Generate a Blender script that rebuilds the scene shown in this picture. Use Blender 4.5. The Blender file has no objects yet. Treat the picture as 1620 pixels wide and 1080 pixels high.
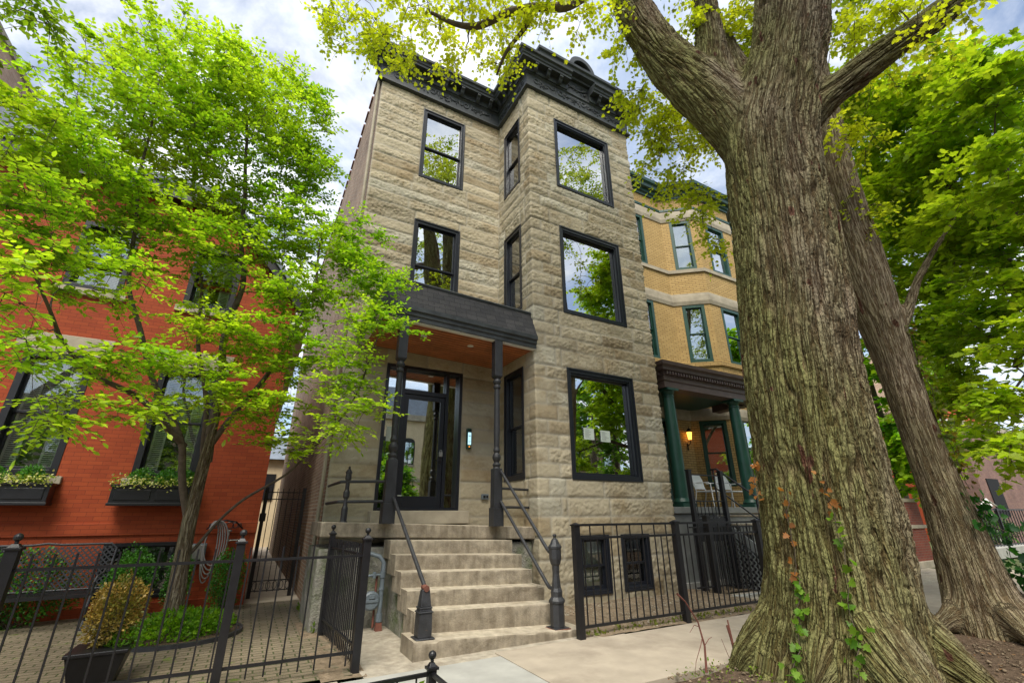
import bpy, math, random
import numpy as np
from mathutils import Vector, Matrix
D = bpy.data
SC = bpy.context.scene
rad = math.radians

# ------------------------------------------------------------------ camera
cam_d = D.cameras.new('camera'); cam = D.objects.new('camera', cam_d)
SC.collection.objects.link(cam); SC.camera = cam
cam_d.sensor_width = 36.0; cam_d.lens = 707.0/1620.0*36.0
cam_d.clip_end = 2000; cam_d.clip_start = 0.05
def _unit(v): return v/np.linalg.norm(v)
_up = _unit(np.array([-12.0, 1817.0, 707.0]))              # world up seen in camera axes (x right, y up, z forward)
_xv = _unit(np.array([1370.0, -266.5, 707.0])); _X = _unit(_xv-_up*np.dot(_xv, _up))
_Y = np.cross(_up, _X)
if _Y[2] < 0: _Y = -_Y
_R = np.array([_X, _Y, _up])
cam.matrix_world = Matrix(((_R[0][0], _R[0][1], -_R[0][2], 0.0), (_R[1][0], _R[1][1], -_R[1][2], 0.0),
                           (_R[2][0], _R[2][1], -_R[2][2], 1.5), (0, 0, 0, 1)))
SC.render.resolution_x = 1024; SC.render.resolution_y = 682

# ------------------------------------------------------------------ light
SUN_EL, SUN_AZ = 58.0, -150.0         # azimuth from +Y towards +X (negative: left); soft sun lamp put on the street side to brighten the facade
w = D.worlds.new('World'); SC.world = w; w.use_nodes = True
nt = w.node_tree; nt.nodes.clear()
def N(nt, t, **k):
    n = nt.nodes.new(t)
    for a, b in k.items():
        if a.startswith('i_'): n.inputs[a[2:].replace('_', ' ')].default_value = b
        else: setattr(n, a, b)
    return n
L = lambda nt, a, b: nt.links.new(a, b)
sky = N(nt, 'ShaderNodeTexSky', sky_type='NISHITA', sun_disc=False)
sky.sun_elevation = rad(SUN_EL); sky.sun_rotation = rad(SUN_AZ)
tc = N(nt, 'ShaderNodeTexCoord'); sep = N(nt, 'ShaderNodeSeparateXYZ'); L(nt, tc.outputs['Generated'], sep.inputs[0])
mz = N(nt, 'ShaderNodeMath', operation='MAXIMUM'); L(nt, sep.outputs[2], mz.inputs[0]); mz.inputs[1].default_value = 0.0
az = N(nt, 'ShaderNodeMath', operation='ADD'); L(nt, mz.outputs[0], az.inputs[0]); az.inputs[1].default_value = 0.22
dv = N(nt, 'ShaderNodeVectorMath', operation='DIVIDE'); cb = N(nt, 'ShaderNodeCombineXYZ')
for i in range(3): L(nt, az.outputs[0], cb.inputs[i])
L(nt, tc.outputs['Generated'], dv.inputs[0]); L(nt, cb.outputs[0], dv.inputs[1])
cn = N(nt, 'ShaderNodeTexNoise', i_Scale=2.3, i_Detail=9.0, i_Roughness=0.58, i_Distortion=0.5); L(nt, dv.outputs[0], cn.inputs['Vector'])
cr = N(nt, 'ShaderNodeValToRGB'); cr.color_ramp.elements[0].position = 0.36; cr.color_ramp.elements[1].position = 0.56
cr.color_ramp.elements[0].color = (0.12, 0.12, 0.12, 1); cr.color_ramp.elements[1].color = (1, 1, 1, 1)
L(nt, cn.outputs[0], cr.inputs[0])
cn2 = N(nt, 'ShaderNodeTexNoise', i_Scale=3.1, i_Detail=7.0, i_Roughness=0.6); L(nt, dv.outputs[0], cn2.inputs['Vector'])
cr2 = N(nt, 'ShaderNodeValToRGB'); cr2.color_ramp.elements[0].position = 0.38; cr2.color_ramp.elements[1].position = 0.58
cr2.color_ramp.elements[0].color = (3.1, 3.7, 4.8, 1); cr2.color_ramp.elements[1].color = (6.9, 7.0, 7.2, 1)
L(nt, cn2.outputs[0], cr2.inputs[0])
mx = N(nt, 'ShaderNodeMix', data_type='RGBA'); L(nt, cr.outputs[0], mx.inputs[0]); L(nt, sky.outputs[0], mx.inputs[6]); L(nt, cr2.outputs[0], mx.inputs[7])
bg = N(nt, 'ShaderNodeBackground', i_Strength=0.1); L(nt, mx.outputs[2], bg.inputs[0])
wo = N(nt, 'ShaderNodeOutputWorld'); L(nt, bg.outputs[0], wo.inputs[0])
sd = D.lights.new('sun', 'SUN'); sd.energy = 2.5; sd.angle = rad(34); sd.color = (1, 0.94, 0.84)
so = D.objects.new('sun', sd); SC.collection.objects.link(so)
_e, _a = rad(SUN_EL), rad(SUN_AZ)
_sd = Vector((math.sin(_a)*math.cos(_e), math.cos(_a)*math.cos(_e), math.sin(_e)))
so.rotation_euler = _sd.to_track_quat('Z', 'Y').to_euler(); so.location = (0, 0, 30)
SC.view_settings.view_transform = 'Standard'; SC.view_settings.look = 'None'
SC.view_settings.exposure = 1.05; SC.view_settings.gamma = 1.0
SC.cycles.max_bounces = 7; SC.cycles.transparent_max_bounces = 8; SC.cycles.diffuse_bounces = 5; SC.cycles.transmission_bounces = 5
SC.cycles.sample_clamp_indirect = 6.0

# ------------------------------------------------------------------ noise
def _hash(ix, iy, iz, seed):
    h = (ix.astype(np.int64)*374761393 + iy.astype(np.int64)*668265263 + iz.astype(np.int64)*2147483647 + seed*1274126177) & 0xffffffff
    h = ((h ^ (h >> 13))*1274126177) & 0xffffffff
    h = h ^ (h >> 16)
    return (h & 0xffff)/32767.5-1.0
def vnoise(x, y, z, seed=0):
    x, y, z = np.broadcast_arrays(x, y, z)
    xi, yi, zi = np.floor(x), np.floor(y), np.floor(z)
    fx, fy, fz = x-xi, y-yi, z-zi
    ux, uy, uz = fx*fx*(3-2*fx), fy*fy*(3-2*fy), fz*fz*(3-2*fz)
    r = 0
    for a in (0, 1):
        wx = ux if a else 1-ux
        for b in (0, 1):
            wy = uy if b else 1-uy
            for c in (0, 1):
                wz = uz if c else 1-uz
                r = r+wx*wy*wz*_hash(xi+a, yi+b, zi+c, seed)
    return r
def fbm(x, y, z, octv=4, seed=0, g=0.5):
    r = 0; a = 1.0; s = 0
    for o in range(octv):
        r = r+a*vnoise(x*2**o+17.3*o, y*2**o, z*2**o, seed+o); s += a; a *= g
    return r/s

# ------------------------------------------------------------------ object helpers
COL = SC.collection
def tag(o, label=None, cat=None, group=None, kind=None):
    for k, v in (('label', label), ('category', cat), ('group', group), ('kind', kind)):
        if v: o[k] = v
    return o
def thing(name, label, cat, loc=(0, 0, 0), group=None):
    o = D.objects.new(name, None); COL.objects.link(o); o.location = loc
    o.empty_display_size = 0.1
    return tag(o, label, cat, group)
def link(name, me, parent=None, mat=None):
    o = D.objects.new(name, me); COL.objects.link(o)
    if mat: me.materials.append(mat)
    if parent:
        o.parent = parent
        wl = Vector((0, 0, 0)); p = parent
        while p: wl += p.location; p = p.parent
        o.location = -wl if not parent.get('_local') else (0, 0, 0)
    return o
def copy_tree(o, parent=None):
    c = o.copy(); COL.objects.link(c)
    if parent: c.parent = parent
    for ch in list(o.children): copy_tree(ch, c)
    return c
class MB:
    """Collects polygons; T maps local to world."""
    def __init__(s, T=None): s.v = []; s.f = []; s.T = T
    def add(s, vs, fs):
        n = len(s.v)
        s.v += [s.T(*p) if s.T else tuple(p) for p in vs]
        s.f += [tuple(i+n for i in f) for f in fs]
    def box(s, x0, x1, y0, y1, z0, z1):
        if x0 > x1: x0, x1 = x1, x0
        if y0 > y1: y0, y1 = y1, y0
        if z0 > z1: z0, z1 = z1, z0
        s.add([(x0,y0,z0),(x1,y0,z0),(x1,y1,z0),(x0,y1,z0),(x0,y0,z1),(x1,y0,z1),(x1,y1,z1),(x0,y1,z1)],
              [(0,3,2,1),(4,5,6,7),(0,1,5,4),(1,2,6,5),(2,3,7,6),(3,0,4,7)])
    def taper(s, cx, cy, z0, z1, a0, b0, a1, b1):
        s.add([(cx-a0,cy-b0,z0),(cx+a0,cy-b0,z0),(cx+a0,cy+b0,z0),(cx-a0,cy+b0,z0),(cx-a1,cy-b1,z1),(cx+a1,cy-b1,z1),(cx+a1,cy+b1,z1),(cx-a1,cy+b1,z1)],
              [(0,3,2,1),(4,5,6,7),(0,1,5,4),(1,2,6,5),(2,3,7,6),(3,0,4,7)])
    def prism(s, pts, y0, y1, ax='y'):
        n = len(pts)
        P = lambda a, b, y: (a, y, b) if ax == 'y' else ((y, a, b) if ax == 'x' else (a, b, y))
        s.add([P(a, b, y0) for a, b in pts]+[P(a, b, y1) for a, b in pts],
              [tuple(range(n)), tuple(range(2*n-1, n-1, -1))]+[(i, i+n, (i+1) % n+n, (i+1) % n) for i in range(n)])
    def tube(s, pts, r, n=8, caps=True):
        pts = [Vector(p) for p in pts]; m = len(pts)
        if not hasattr(r, '__len__'): r = [r]*m
        vs = []; ref = None
        for i, p in enumerate(pts):
            t = (pts[min(i+1, m-1)]-pts[max(i-1, 0)])
            t = t.normalized() if t.length > 1e-9 else Vector((0, 0, 1))
            if ref is None:
                ref = t.orthogonal().normalized()
                if n == 4: ref = Vector((1,0,0)) if abs(t.x) < .7 else Vector((0,0,1)); ref = (ref-t*ref.dot(t)).normalized()
            ref = (ref-t*ref.dot(t)); ref = ref.normalized() if ref.length > 1e-6 else t.orthogonal().normalized()
            b = t.cross(ref)
            for k in range(n):
                a = 2*math.pi*k/n+(math.pi/4 if n == 4 else 0)
                vs.append(tuple(p+(ref*math.cos(a)+b*math.sin(a))*r[i]))
        fs = []
        for i in range(m-1):
            for k in range(n):
                fs.append((i*n+k, i*n+(k+1) % n, (i+1)*n+(k+1) % n, (i+1)*n+k))
        if caps: fs += [tuple(range(n-1, -1, -1)), tuple(range((m-1)*n, m*n))]
        s.add(vs, fs)
    def lathe(s, cx, cy, prof, n=16, rot=0.0):
        vs = []; fs = []
        for r, z in prof:
            for k in range(n):
                a = 2*math.pi*k/n+rot; vs.append((cx+r*math.cos(a), cy+r*math.sin(a), z))
        m = len(prof)
        for i in range(m-1):
            for k in range(n): fs.append((i*n+k, i*n+(k+1) % n, (i+1)*n+(k+1) % n, (i+1)*n+k))
        fs += [tuple(range(n-1, -1, -1)), tuple(range((m-1)*n, m*n))]
        s.add(vs, fs)
    def sweep(s, path, prof, closed_ends=True):
        """path: plan points, left-hand normal is outward; prof: (out, z) polygon."""
        P = [Vector(p) for p in path]; m = len(P); mit = []
        for i in range(m):
            ns = []
            if i > 0: d = (P[i]-P[i-1]).normalized(); ns.append(Vector((d.y, -d.x)))
            if i < m-1: d = (P[i+1]-P[i]).normalized(); ns.append(Vector((d.y, -d.x)))
            if len(ns) == 2:
                h = (ns[0]+ns[1]).normalized(); mit.append(h/max(0.3, h.dot(ns[0])))
            else: mit.append(ns[0])
        k = len(prof); vs = []; fs = []
        for i in range(m):
            for o, z in prof:
                q = P[i]+mit[i]*o; vs.append((q.x, q.y, z))
        for i in range(m-1):
            for j in range(k): fs.append((i*k+j, i*k+(j+1) % k, (i+1)*k+(j+1) % k, (i+1)*k+j))
        if closed_ends: fs += [tuple(range(k-1, -1, -1)), tuple(range((m-1)*k, m*k))]
        s.add(vs, fs)
    def build(s, name, mat, parent=None, bevel=0.0, smooth=False, seg=2):
        me = D.meshes.new(name); me.from_pydata(s.v, [], s.f); me.validate(clean_customdata=False)
        import bmesh
        bm = bmesh.new(); bm.from_mesh(me); bmesh.ops.recalc_face_normals(bm, faces=bm.faces)
        uv = bm.loops.layers.uv.new('UVMap')
        for f in bm.faces:
            n = f.normal; a = (abs(n.x), abs(n.y), abs(n.z))
            for l in f.loops:
                c = l.vert.co
                if a[2] > 0.8: l[uv].uv = (c.x, c.y)
                elif a[0] > 0.92: l[uv].uv = (c.y, c.z)
                elif a[1] > 0.92: l[uv].uv = (c.x, c.z)
                else:
                    h = math.hypot(n.x, n.y) or 1; l[uv].uv = ((-n.y*c.x+n.x*c.y)/h, c.z)
            f.smooth = smooth
        bm.to_mesh(me); bm.free()
        o = link(name, me, parent, mat)
        if bevel > 0:
            b = o.modifiers.new('bevel', 'BEVEL'); b.width = bevel; b.segments = seg; b.limit_method = 'ANGLE'; b.angle_limit = rad(40)
            b.harden_normals = False
        if smooth:
            try: me.set_sharp_from_angle(angle=rad(40))
            except Exception: pass
        return o
def fastmesh(name, verts, faces, mat, parent=None, col=None, smooth=False, uv=None):
    """verts (n,3), faces (m,k) uniform k."""
    me = D.meshes.new(name); verts = np.asarray(verts, np.float32); faces = np.asarray(faces, np.int32)
    n = len(verts); m, k = faces.shape
    me.vertices.add(n); me.vertices.foreach_set('co', verts.ravel())
    me.loops.add(m*k); me.loops.foreach_set('vertex_index', faces.ravel())
    me.polygons.add(m); me.polygons.foreach_set('loop_start', np.arange(0, m*k, k, dtype=np.int32))
    me.polygons.foreach_set('loop_total', np.full(m, k, np.int32))
    if smooth: me.polygons.foreach_set('use_smooth', np.ones(m, bool))
    me.update(calc_edges=True)
    if col is not None:
        a = me.color_attributes.new('Col', 'FLOAT_COLOR', 'POINT')
        c = np.ones((n, 4), np.float32); c[:, :3] = col; a.data.foreach_set('color', c.ravel())
    if uv is not None:
        l = me.uv_layers.new(name='UVMap'); l.data.foreach_set('uv', np.asarray(uv, np.float32)[faces.ravel()].ravel())
    return link(name, me, parent, mat)

# ------------------------------------------------------------------ materials
def newmat(name):
    m = D.materials.new(name); m.use_nodes = True; nt = m.node_tree
    return m, nt, nt.nodes['Principled BSDF']
def vary(nt, base, amt, scale, detail=4, coord='Object', stretch=None):
    """colour varied by two noises round base."""
    tc = N(nt, 'ShaderNodeTexCoord'); src = tc.outputs[coord]
    if stretch:
        mp = N(nt, 'ShaderNodeMapping'); mp.inputs['Scale'].default_value = stretch; L(nt, src, mp.inputs[0]); src = mp.outputs[0]
    n = N(nt, 'ShaderNodeTexNoise', i_Scale=scale, i_Detail=float(detail), i_Roughness=0.6); L(nt, src, n.inputs['Vector'])
    r = N(nt, 'ShaderNodeValToRGB'); r.color_ramp.elements[0].position = 0.3; r.color_ramp.elements[1].position = 0.7
    r.color_ramp.elements[0].color = tuple(c*(1-amt) for c in base)+(1,); r.color_ramp.elements[1].color = tuple(min(1, c*(1+amt)) for c in base)+(1,)
    L(nt, n.outputs[0], r.inputs[0]); return r.outputs[0], src, n
def bump(nt, p, h, strength, dist, prev=None):
    b = N(nt, 'ShaderNodeBump'); b.inputs['Strength'].default_value = strength; b.inputs['Distance'].default_value = dist
    L(nt, h, b.inputs['Height'])
    if prev: L(nt, prev.outputs[0], b.inputs['Normal'])
    L(nt, b.outputs[0], p.inputs['Normal']); return b
def plain(name, col, rough=0.6, amt=0.15, scale=6.0, bs=0.15, bscale=60.0, bd=0.01, spec=0.4, metal=0.0, stain=None):
    m, nt, p = newmat(name)
    c, src, n = vary(nt, col, amt, scale)
    if stain:
        n3 = N(nt, 'ShaderNodeTexNoise', i_Scale=stain[1], i_Detail=6.0, i_Roughness=0.65); L(nt, src, n3.inputs['Vector'])
        rr = N(nt, 'ShaderNodeValToRGB'); rr.color_ramp.elements[0].position = stain[2]; rr.color_ramp.elements[1].position = stain[3]
        L(nt, n3.outputs[0], rr.inputs[0])
        mm = N(nt, 'ShaderNodeMix', data_type='RGBA'); L(nt, rr.outputs[0], mm.inputs[0]); L(nt, c, mm.inputs[6]); mm.inputs[7].default_value = tuple(stain[0])+(1,)
        c = mm.outputs[2]
    L(nt, c, p.inputs['Base Color']); p.inputs['Roughness'].default_value = rough; p.inputs['Specular IOR Level'].default_value = spec
    p.inputs['Metallic'].default_value = metal
    if bs:
        n2 = N(nt, 'ShaderNodeTexNoise', i_Scale=bscale, i_Detail=5.0, i_Roughness=0.65); L(nt, src, n2.inputs['Vector'])
        bump(nt, p, n2.outputs[0], bs, bd)
    return m
def brick(name, c1, c2, mortar, bw=0.21, bh=0.07, ms=0.006, rough=0.75, bs=0.5, bdist=0.006, amt=0.3, stain=None, offset=0.5, mb=None):
    m, nt, p = newmat(name)
    uv = N(nt, 'ShaderNodeUVMap')
    nz = N(nt, 'ShaderNodeTexNoise', i_Scale=1.3, i_Detail=2.0); L(nt, uv.outputs[0], nz.inputs['Vector'])
    wv = N(nt, 'ShaderNodeVectorMath', operation='MULTIPLY_ADD'); L(nt, nz.outputs['Color'], wv.inputs[0]); wv.inputs[1].default_value = (0.012, 0.012, 0); L(nt, uv.outputs[0], wv.inputs[2])
    b = N(nt, 'ShaderNodeTexBrick', offset=offset); L(nt, wv.outputs[0], b.inputs['Vector'])
    b.inputs['Scale'].default_value = 1.0; b.inputs['Brick Width'].default_value = bw; b.inputs['Row Height'].default_value = bh
    b.inputs['Mortar Size'].default_value = ms; b.inputs['Mortar Smooth'].default_value = 0.3
    b.inputs['Color1'].default_value = c1+(1,); b.inputs['Color2'].default_value = c2+(1,); b.inputs['Mortar'].default_value = mortar+(1,)
    n = N(nt, 'ShaderNodeTexNoise', i_Scale=1.1, i_Detail=7.0, i_Roughness=0.65); L(nt, uv.outputs[0], n.inputs['Vector'])
    r = N(nt, 'ShaderNodeValToRGB'); r.color_ramp.elements[0].position = 0.3; r.color_ramp.elements[1].position = 0.7
    r.color_ramp.elements[0].color = (1-amt,)*3+(1,); r.color_ramp.elements[1].color = (1+amt*0.4,)*3+(1,)
    L(nt, n.outputs[0], r.inputs[0])
    mm = N(nt, 'ShaderNodeMix', data_type='RGBA', blend_type='MULTIPLY'); mm.inputs[0].default_value = 1.0
    L(nt, b.outputs['Color'], mm.inputs[6]); L(nt, r.outputs[0], mm.inputs[7]); c = mm.outputs[2]
    if stain:
        n3 = N(nt, 'ShaderNodeTexNoise', i_Scale=stain[1], i_Detail=8.0, i_Roughness=0.7); L(nt, uv.outputs[0], n3.inputs['Vector'])
        rr = N(nt, 'ShaderNodeValToRGB'); rr.color_ramp.elements[0].position = stain[2]; rr.color_ramp.elements[1].position = stain[3]
        L(nt, n3.outputs[0], rr.inputs[0])
        m2 = N(nt, 'ShaderNodeMix', data_type='RGBA'); L(nt, rr.outputs[0], m2.inputs[0]); L(nt, c, m2.inputs[6]); m2.inputs[7].default_value = tuple(stain[0])+(1,); c = m2.outputs[2]
    L(nt, c, p.inputs['Base Color']); p.inputs['Roughness'].default_value = rough; p.inputs['Specular IOR Level'].default_value = 0.25
    inv = N(nt, 'ShaderNodeMath', operation='SUBTRACT'); inv.inputs[0].default_value = 1.0; L(nt, b.outputs['Fac'], inv.inputs[1])
    n4 = N(nt, 'ShaderNodeTexNoise', i_Scale=45.0, i_Detail=4.0); L(nt, uv.outputs[0], n4.inputs['Vector'])
    ad = N(nt, 'ShaderNodeMath', operation='MULTIPLY_ADD'); L(nt, n4.outputs[0], ad.inputs[0]); ad.inputs[1].default_value = 0.5; L(nt, inv.outputs[0], ad.inputs[2])
    bump(nt, p, ad.outputs[0], bs, bdist)
    return m
def attrmat(name, rough=0.85, nscale=9.0, namt=0.22, bs=0.5, bscale=70.0, bd=0.01, spec=0.25, stretch=None, stain=None):
    """colour from the mesh's own tint, varied by noise, with fine relief."""
    m, nt, p = newmat(name)
    at = N(nt, 'ShaderNodeAttribute', attribute_name='Col')
    v, src, n = vary(nt, (1, 1, 1), namt, nscale, 6, stretch=stretch)
    mm = N(nt, 'ShaderNodeMix', data_type='RGBA', blend_type='MULTIPLY'); mm.inputs[0].default_value = 1.0
    L(nt, at.outputs['Color'], mm.inputs[6]); L(nt, v, mm.inputs[7]); c = mm.outputs[2]
    if stain:
        n3 = N(nt, 'ShaderNodeTexNoise', i_Scale=stain[1], i_Detail=8.0, i_Roughness=0.7); L(nt, src, n3.inputs['Vector'])
        rr = N(nt, 'ShaderNodeValToRGB'); rr.color_ramp.elements[0].position = stain[2]; rr.color_ramp.elements[1].position = stain[3]
        L(nt, n3.outputs[0], rr.inputs[0])
        m2 = N(nt, 'ShaderNodeMix', data_type='RGBA', blend_type='MULTIPLY'); L(nt, rr.outputs[0], m2.inputs[0]); L(nt, c, m2.inputs[6]); m2.inputs[7].default_value = tuple(stain[0])+(1,); c = m2.outputs[2]
    L(nt, c, p.inputs['Base Color']); p.inputs['Roughness'].default_value = rough; p.inputs['Specular IOR Level'].default_value = spec
    n2 = N(nt, 'ShaderNodeTexNoise', i_Scale=bscale, i_Detail=6.0, i_Roughness=0.7); L(nt, src, n2.inputs['Vector'])
    bump(nt, p, n2.outputs[0], bs, bd)
    return m
def leafmat(name, trans=0.55, tint=(1.3, 1.3, 0.5), rough=0.45):
    m, nt, p = newmat(name)
    at = N(nt, 'ShaderNodeAttribute', attribute_name='Col')
    L(nt, at.outputs['Color'], p.inputs['Base Color']); p.inputs['Roughness'].default_value = rough; p.inputs['Specular IOR Level'].default_value = 0.35
    t = N(nt, 'ShaderNodeBsdfTranslucent'); mm = N(nt, 'ShaderNodeMix', data_type='RGBA', blend_type='MULTIPLY'); mm.inputs[0].default_value = 1.0
    L(nt, at.outputs['Color'], mm.inputs[6]); mm.inputs[7].default_value = tint+(1,); L(nt, mm.outputs[2], t.inputs[0])
    ms = N(nt, 'ShaderNodeMixShader'); ms.inputs[0].default_value = trans
    L(nt, p.outputs[0], ms.inputs[1]); L(nt, t.outputs[0], ms.inputs[2])
    L(nt, ms.outputs[0], nt.nodes['Material Output'].inputs[0]); return m
def glassmat(name, refl=0.5, tint=(0.75, 0.85, 0.8)):
    m, nt, p = newmat(name); nt.nodes.remove(p)
    g = N(nt, 'ShaderNodeBsdfGlossy'); g.inputs['Roughness'].default_value = 0.008; g.inputs['Color'].default_value = (0.93, 0.96, 0.97, 1)
    t = N(nt, 'ShaderNodeBsdfTransparent'); t.inputs[0].default_value = tint+(1,)
    fr = N(nt, 'ShaderNodeFresnel'); fr.inputs[0].default_value = 1.5
    a = N(nt, 'ShaderNodeMath', operation='MULTIPLY_ADD', use_clamp=True); L(nt, fr.outputs[0], a.inputs[0]); a.inputs[1].default_value = 1.0; a.inputs[2].default_value = refl
    tcn = N(nt, 'ShaderNodeTexCoord'); nn = N(nt, 'ShaderNodeTexNoise', i_Scale=1.1, i_Detail=2.0); L(nt, tcn.outputs['Object'], nn.inputs['Vector'])
    b = N(nt, 'ShaderNodeBump'); b.inputs['Strength'].default_value = 0.12; b.inputs['Distance'].default_value = 0.01; L(nt, nn.outputs[0], b.inputs['Height'])
    L(nt, b.outputs[0], g.inputs['Normal'])
    ms = N(nt, 'ShaderNodeMixShader'); L(nt, a.outputs[0], ms.inputs[0]); L(nt, t.outputs[0], ms.inputs[1]); L(nt, g.outputs[0], ms.inputs[2])
    L(nt, ms.outputs[0], nt.nodes['Material Output'].inputs[0]); return m

M = {}
M['stone'] = attrmat('rock faced limestone', nscale=3.0, namt=0.13, bs=0.45, bscale=30, bd=0.013, stain=((0.66, 0.57, 0.45), 1.1, 0.50, 0.72))
M['stone_smooth'] = plain('dressed limestone', (0.37, 0.325, 0.245), 0.85, 0.2, 3.0, 0.35, 50, 0.01, 0.25)
M['step'] = plain('worn sandstone', (0.39, 0.345, 0.27), 0.9, 0.25, 9.0, 0.9, 30, 0.02, 0.2, stain=((0.24, 0.20, 0.15), 2.6, 0.5, 0.75))
def steppify(m):  # colours by normal: painted light on treads, painted shade plus dirt streaks on risers
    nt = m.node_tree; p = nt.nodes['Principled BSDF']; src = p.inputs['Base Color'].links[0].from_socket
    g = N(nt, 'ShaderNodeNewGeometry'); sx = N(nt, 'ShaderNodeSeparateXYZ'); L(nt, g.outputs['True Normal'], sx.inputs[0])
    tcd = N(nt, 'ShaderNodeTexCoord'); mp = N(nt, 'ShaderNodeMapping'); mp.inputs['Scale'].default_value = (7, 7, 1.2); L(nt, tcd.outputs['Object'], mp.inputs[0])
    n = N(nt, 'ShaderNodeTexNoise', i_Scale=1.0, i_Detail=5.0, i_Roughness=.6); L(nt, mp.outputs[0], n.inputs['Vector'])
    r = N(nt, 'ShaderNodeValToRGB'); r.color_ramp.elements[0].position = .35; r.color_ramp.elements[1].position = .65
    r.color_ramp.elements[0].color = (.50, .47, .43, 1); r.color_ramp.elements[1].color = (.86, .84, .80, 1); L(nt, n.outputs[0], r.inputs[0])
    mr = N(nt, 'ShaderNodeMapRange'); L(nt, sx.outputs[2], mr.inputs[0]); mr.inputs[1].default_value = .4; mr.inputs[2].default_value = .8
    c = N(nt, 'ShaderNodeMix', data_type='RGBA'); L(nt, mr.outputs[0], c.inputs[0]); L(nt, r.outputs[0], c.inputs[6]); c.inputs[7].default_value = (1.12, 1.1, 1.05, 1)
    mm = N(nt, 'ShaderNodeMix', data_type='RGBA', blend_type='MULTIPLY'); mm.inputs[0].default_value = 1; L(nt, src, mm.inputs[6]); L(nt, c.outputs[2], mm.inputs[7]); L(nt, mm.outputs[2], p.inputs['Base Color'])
M['apron'] = M['step']; M['step'] = plain('weathered sandstone with painted riser shade', (0.39, 0.345, 0.27), 0.9, 0.25, 9.0, 0.7, 34, 0.012, 0.2, stain=((0.24, 0.20, 0.15), 2.6, 0.5, 0.75)); steppify(M['step'])
M['found'] = plain('old foundation stone', (0.25, 0.24, 0.20), 0.9, 0.35, 4.0, 0.9, 14, 0.05, 0.2, stain=((0.12, 0.15, 0.07), 2.2, 0.5, 0.66))
M['brown_brick'] = brick('weathered brown brick', (0.25, 0.15, 0.09), (0.38, 0.245, 0.155), (0.40, 0.34, 0.26), ms=0.011, bs=1.0, bdist=0.015, amt=0.4)
M['red_brick'] = brick('red painted brick', (0.37, 0.07, 0.021), (0.30, 0.052, 0.017), (0.20, 0.04, 0.016), ms=0.004, bs=0.45, bdist=0.004, amt=0.18)
M['yellow_brick'] = brick('yellow brick', (0.54, 0.37, 0.145), (0.45, 0.30, 0.11), (0.24, 0.15, 0.07), bw=0.24, bh=0.075, ms=0.010, bs=0.6, bdist=0.006, amt=0.15)
M['pink_brick'] = brick('pale pinkish brick', (0.50, 0.34, 0.23), (0.38, 0.24, 0.16), (0.45, 0.38, 0.30), amt=0.2)
M['wall_brick'] = brick('dark red garden wall brick', (0.26, 0.065, 0.035), (0.20, 0.05, 0.03), (0.2, 0.15, 0.12), amt=0.3)
M['far_brick'] = brick('purple brown brick', (0.22, 0.12, 0.10), (0.28, 0.16, 0.12), (0.22, 0.17, 0.15), amt=0.3)
M['orange_brick'] = brick('orange red brick', (0.52, 0.10, 0.035), (0.45, 0.08, 0.03), (0.38, 0.08, 0.035), amt=0.15)
M['paver'] = brick('mossy courtyard pavers', (0.235, 0.19, 0.13), (0.185, 0.15, 0.10), (0.075, 0.085, 0.035), bw=0.22, bh=0.11, ms=0.009, bs=0.9, bdist=0.012, amt=0.3, stain=((0.12, 0.17, 0.025), 2.6, 0.6, 0.66))
M['shingle'] = brick('dark roof shingle', (0.035, 0.035, 0.037), (0.055, 0.053, 0.053), (0.022, 0.022, 0.023), bw=0.22, bh=0.115, ms=0.006, bs=0.5, bdist=0.01, amt=0.3)
M['iron'] = plain('black painted iron', (0.008, 0.008, 0.010), 0.42, 0.3, 9, 0.25, 120, 0.003, 0.5)
M['old_iron'] = plain('worn charcoal iron', (0.028, 0.029, 0.032), 0.42, 0.35, 8, 0.6, 55, 0.006, 0.5, stain=((0.13, 0.07, 0.045), 7.0, 0.68, 0.74))
M['post_paint'] = plain('chipped charcoal paint', (0.022, 0.023, 0.026), 0.5, 0.3, 7, 0.5, 50, 0.006, 0.45, stain=((0.30, 0.27, 0.25), 6.5, 0.70, 0.73))
M['cornice'] = plain('charcoal cornice paint', (0.042, 0.048, 0.05), 0.5, 0.35, 4, 0.35, 35, 0.006, 0.4, stain=((0.22, 0.24, 0.22), 5.5, 0.7, 0.78))
M['frame'] = plain('blue black window frame', (0.012, 0.014, 0.02), 0.32, 0.1, 5, 0, spec=0.5)
M['glass'] = glassmat('reflective window glass', 0.58, (0.9, 0.95, 0.92))
M['glass_dim'] = glassmat('dull window glass', 0.10, (0.93, 0.96, 0.93))
M['glass_dark'] = glassmat('older window glass', 0.26, (0.88, 0.94, 0.9))
M['room'] = plain('pale room plaster', (0.6, 0.62, 0.55), 0.9, 0.1, 1, 0)
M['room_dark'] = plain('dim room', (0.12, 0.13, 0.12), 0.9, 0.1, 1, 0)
M['curtain'] = plain('grey curtain', (0.5, 0.52, 0.47), 0.9, 0.12, 3, 0)
M['paper'] = plain('notice paper', (0.55, 0.62, 0.54), 0.8, 0.04, 3, 0)
M['ink'] = plain('printed ink', (0.08, 0.09, 0.09), 0.8, 0.0, 3, 0)
M['wood'] = plain('varnished cedar boards', (0.46, 0.155, 0.055), 0.35, 0.3, 3, 0.2, 30, 0.004, 0.5)
M['white'] = plain('off white paint', (0.72, 0.70, 0.64), 0.55, 0.06, 4, 0.1)
M['steel'] = plain('brushed steel', (0.45, 0.45, 0.44), 0.35, 0.1, 8, 0.0, metal=0.9)
M['green'] = plain('dark green paint', (0.012, 0.058, 0.04), 0.4, 0.15, 5, 0.15, 60, 0.004, 0.5)
M['brown_trim'] = plain('brown trim paint', (0.10, 0.07, 0.062), 0.5, 0.15, 5, 0.15, 60, 0.004, 0.4)
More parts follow.
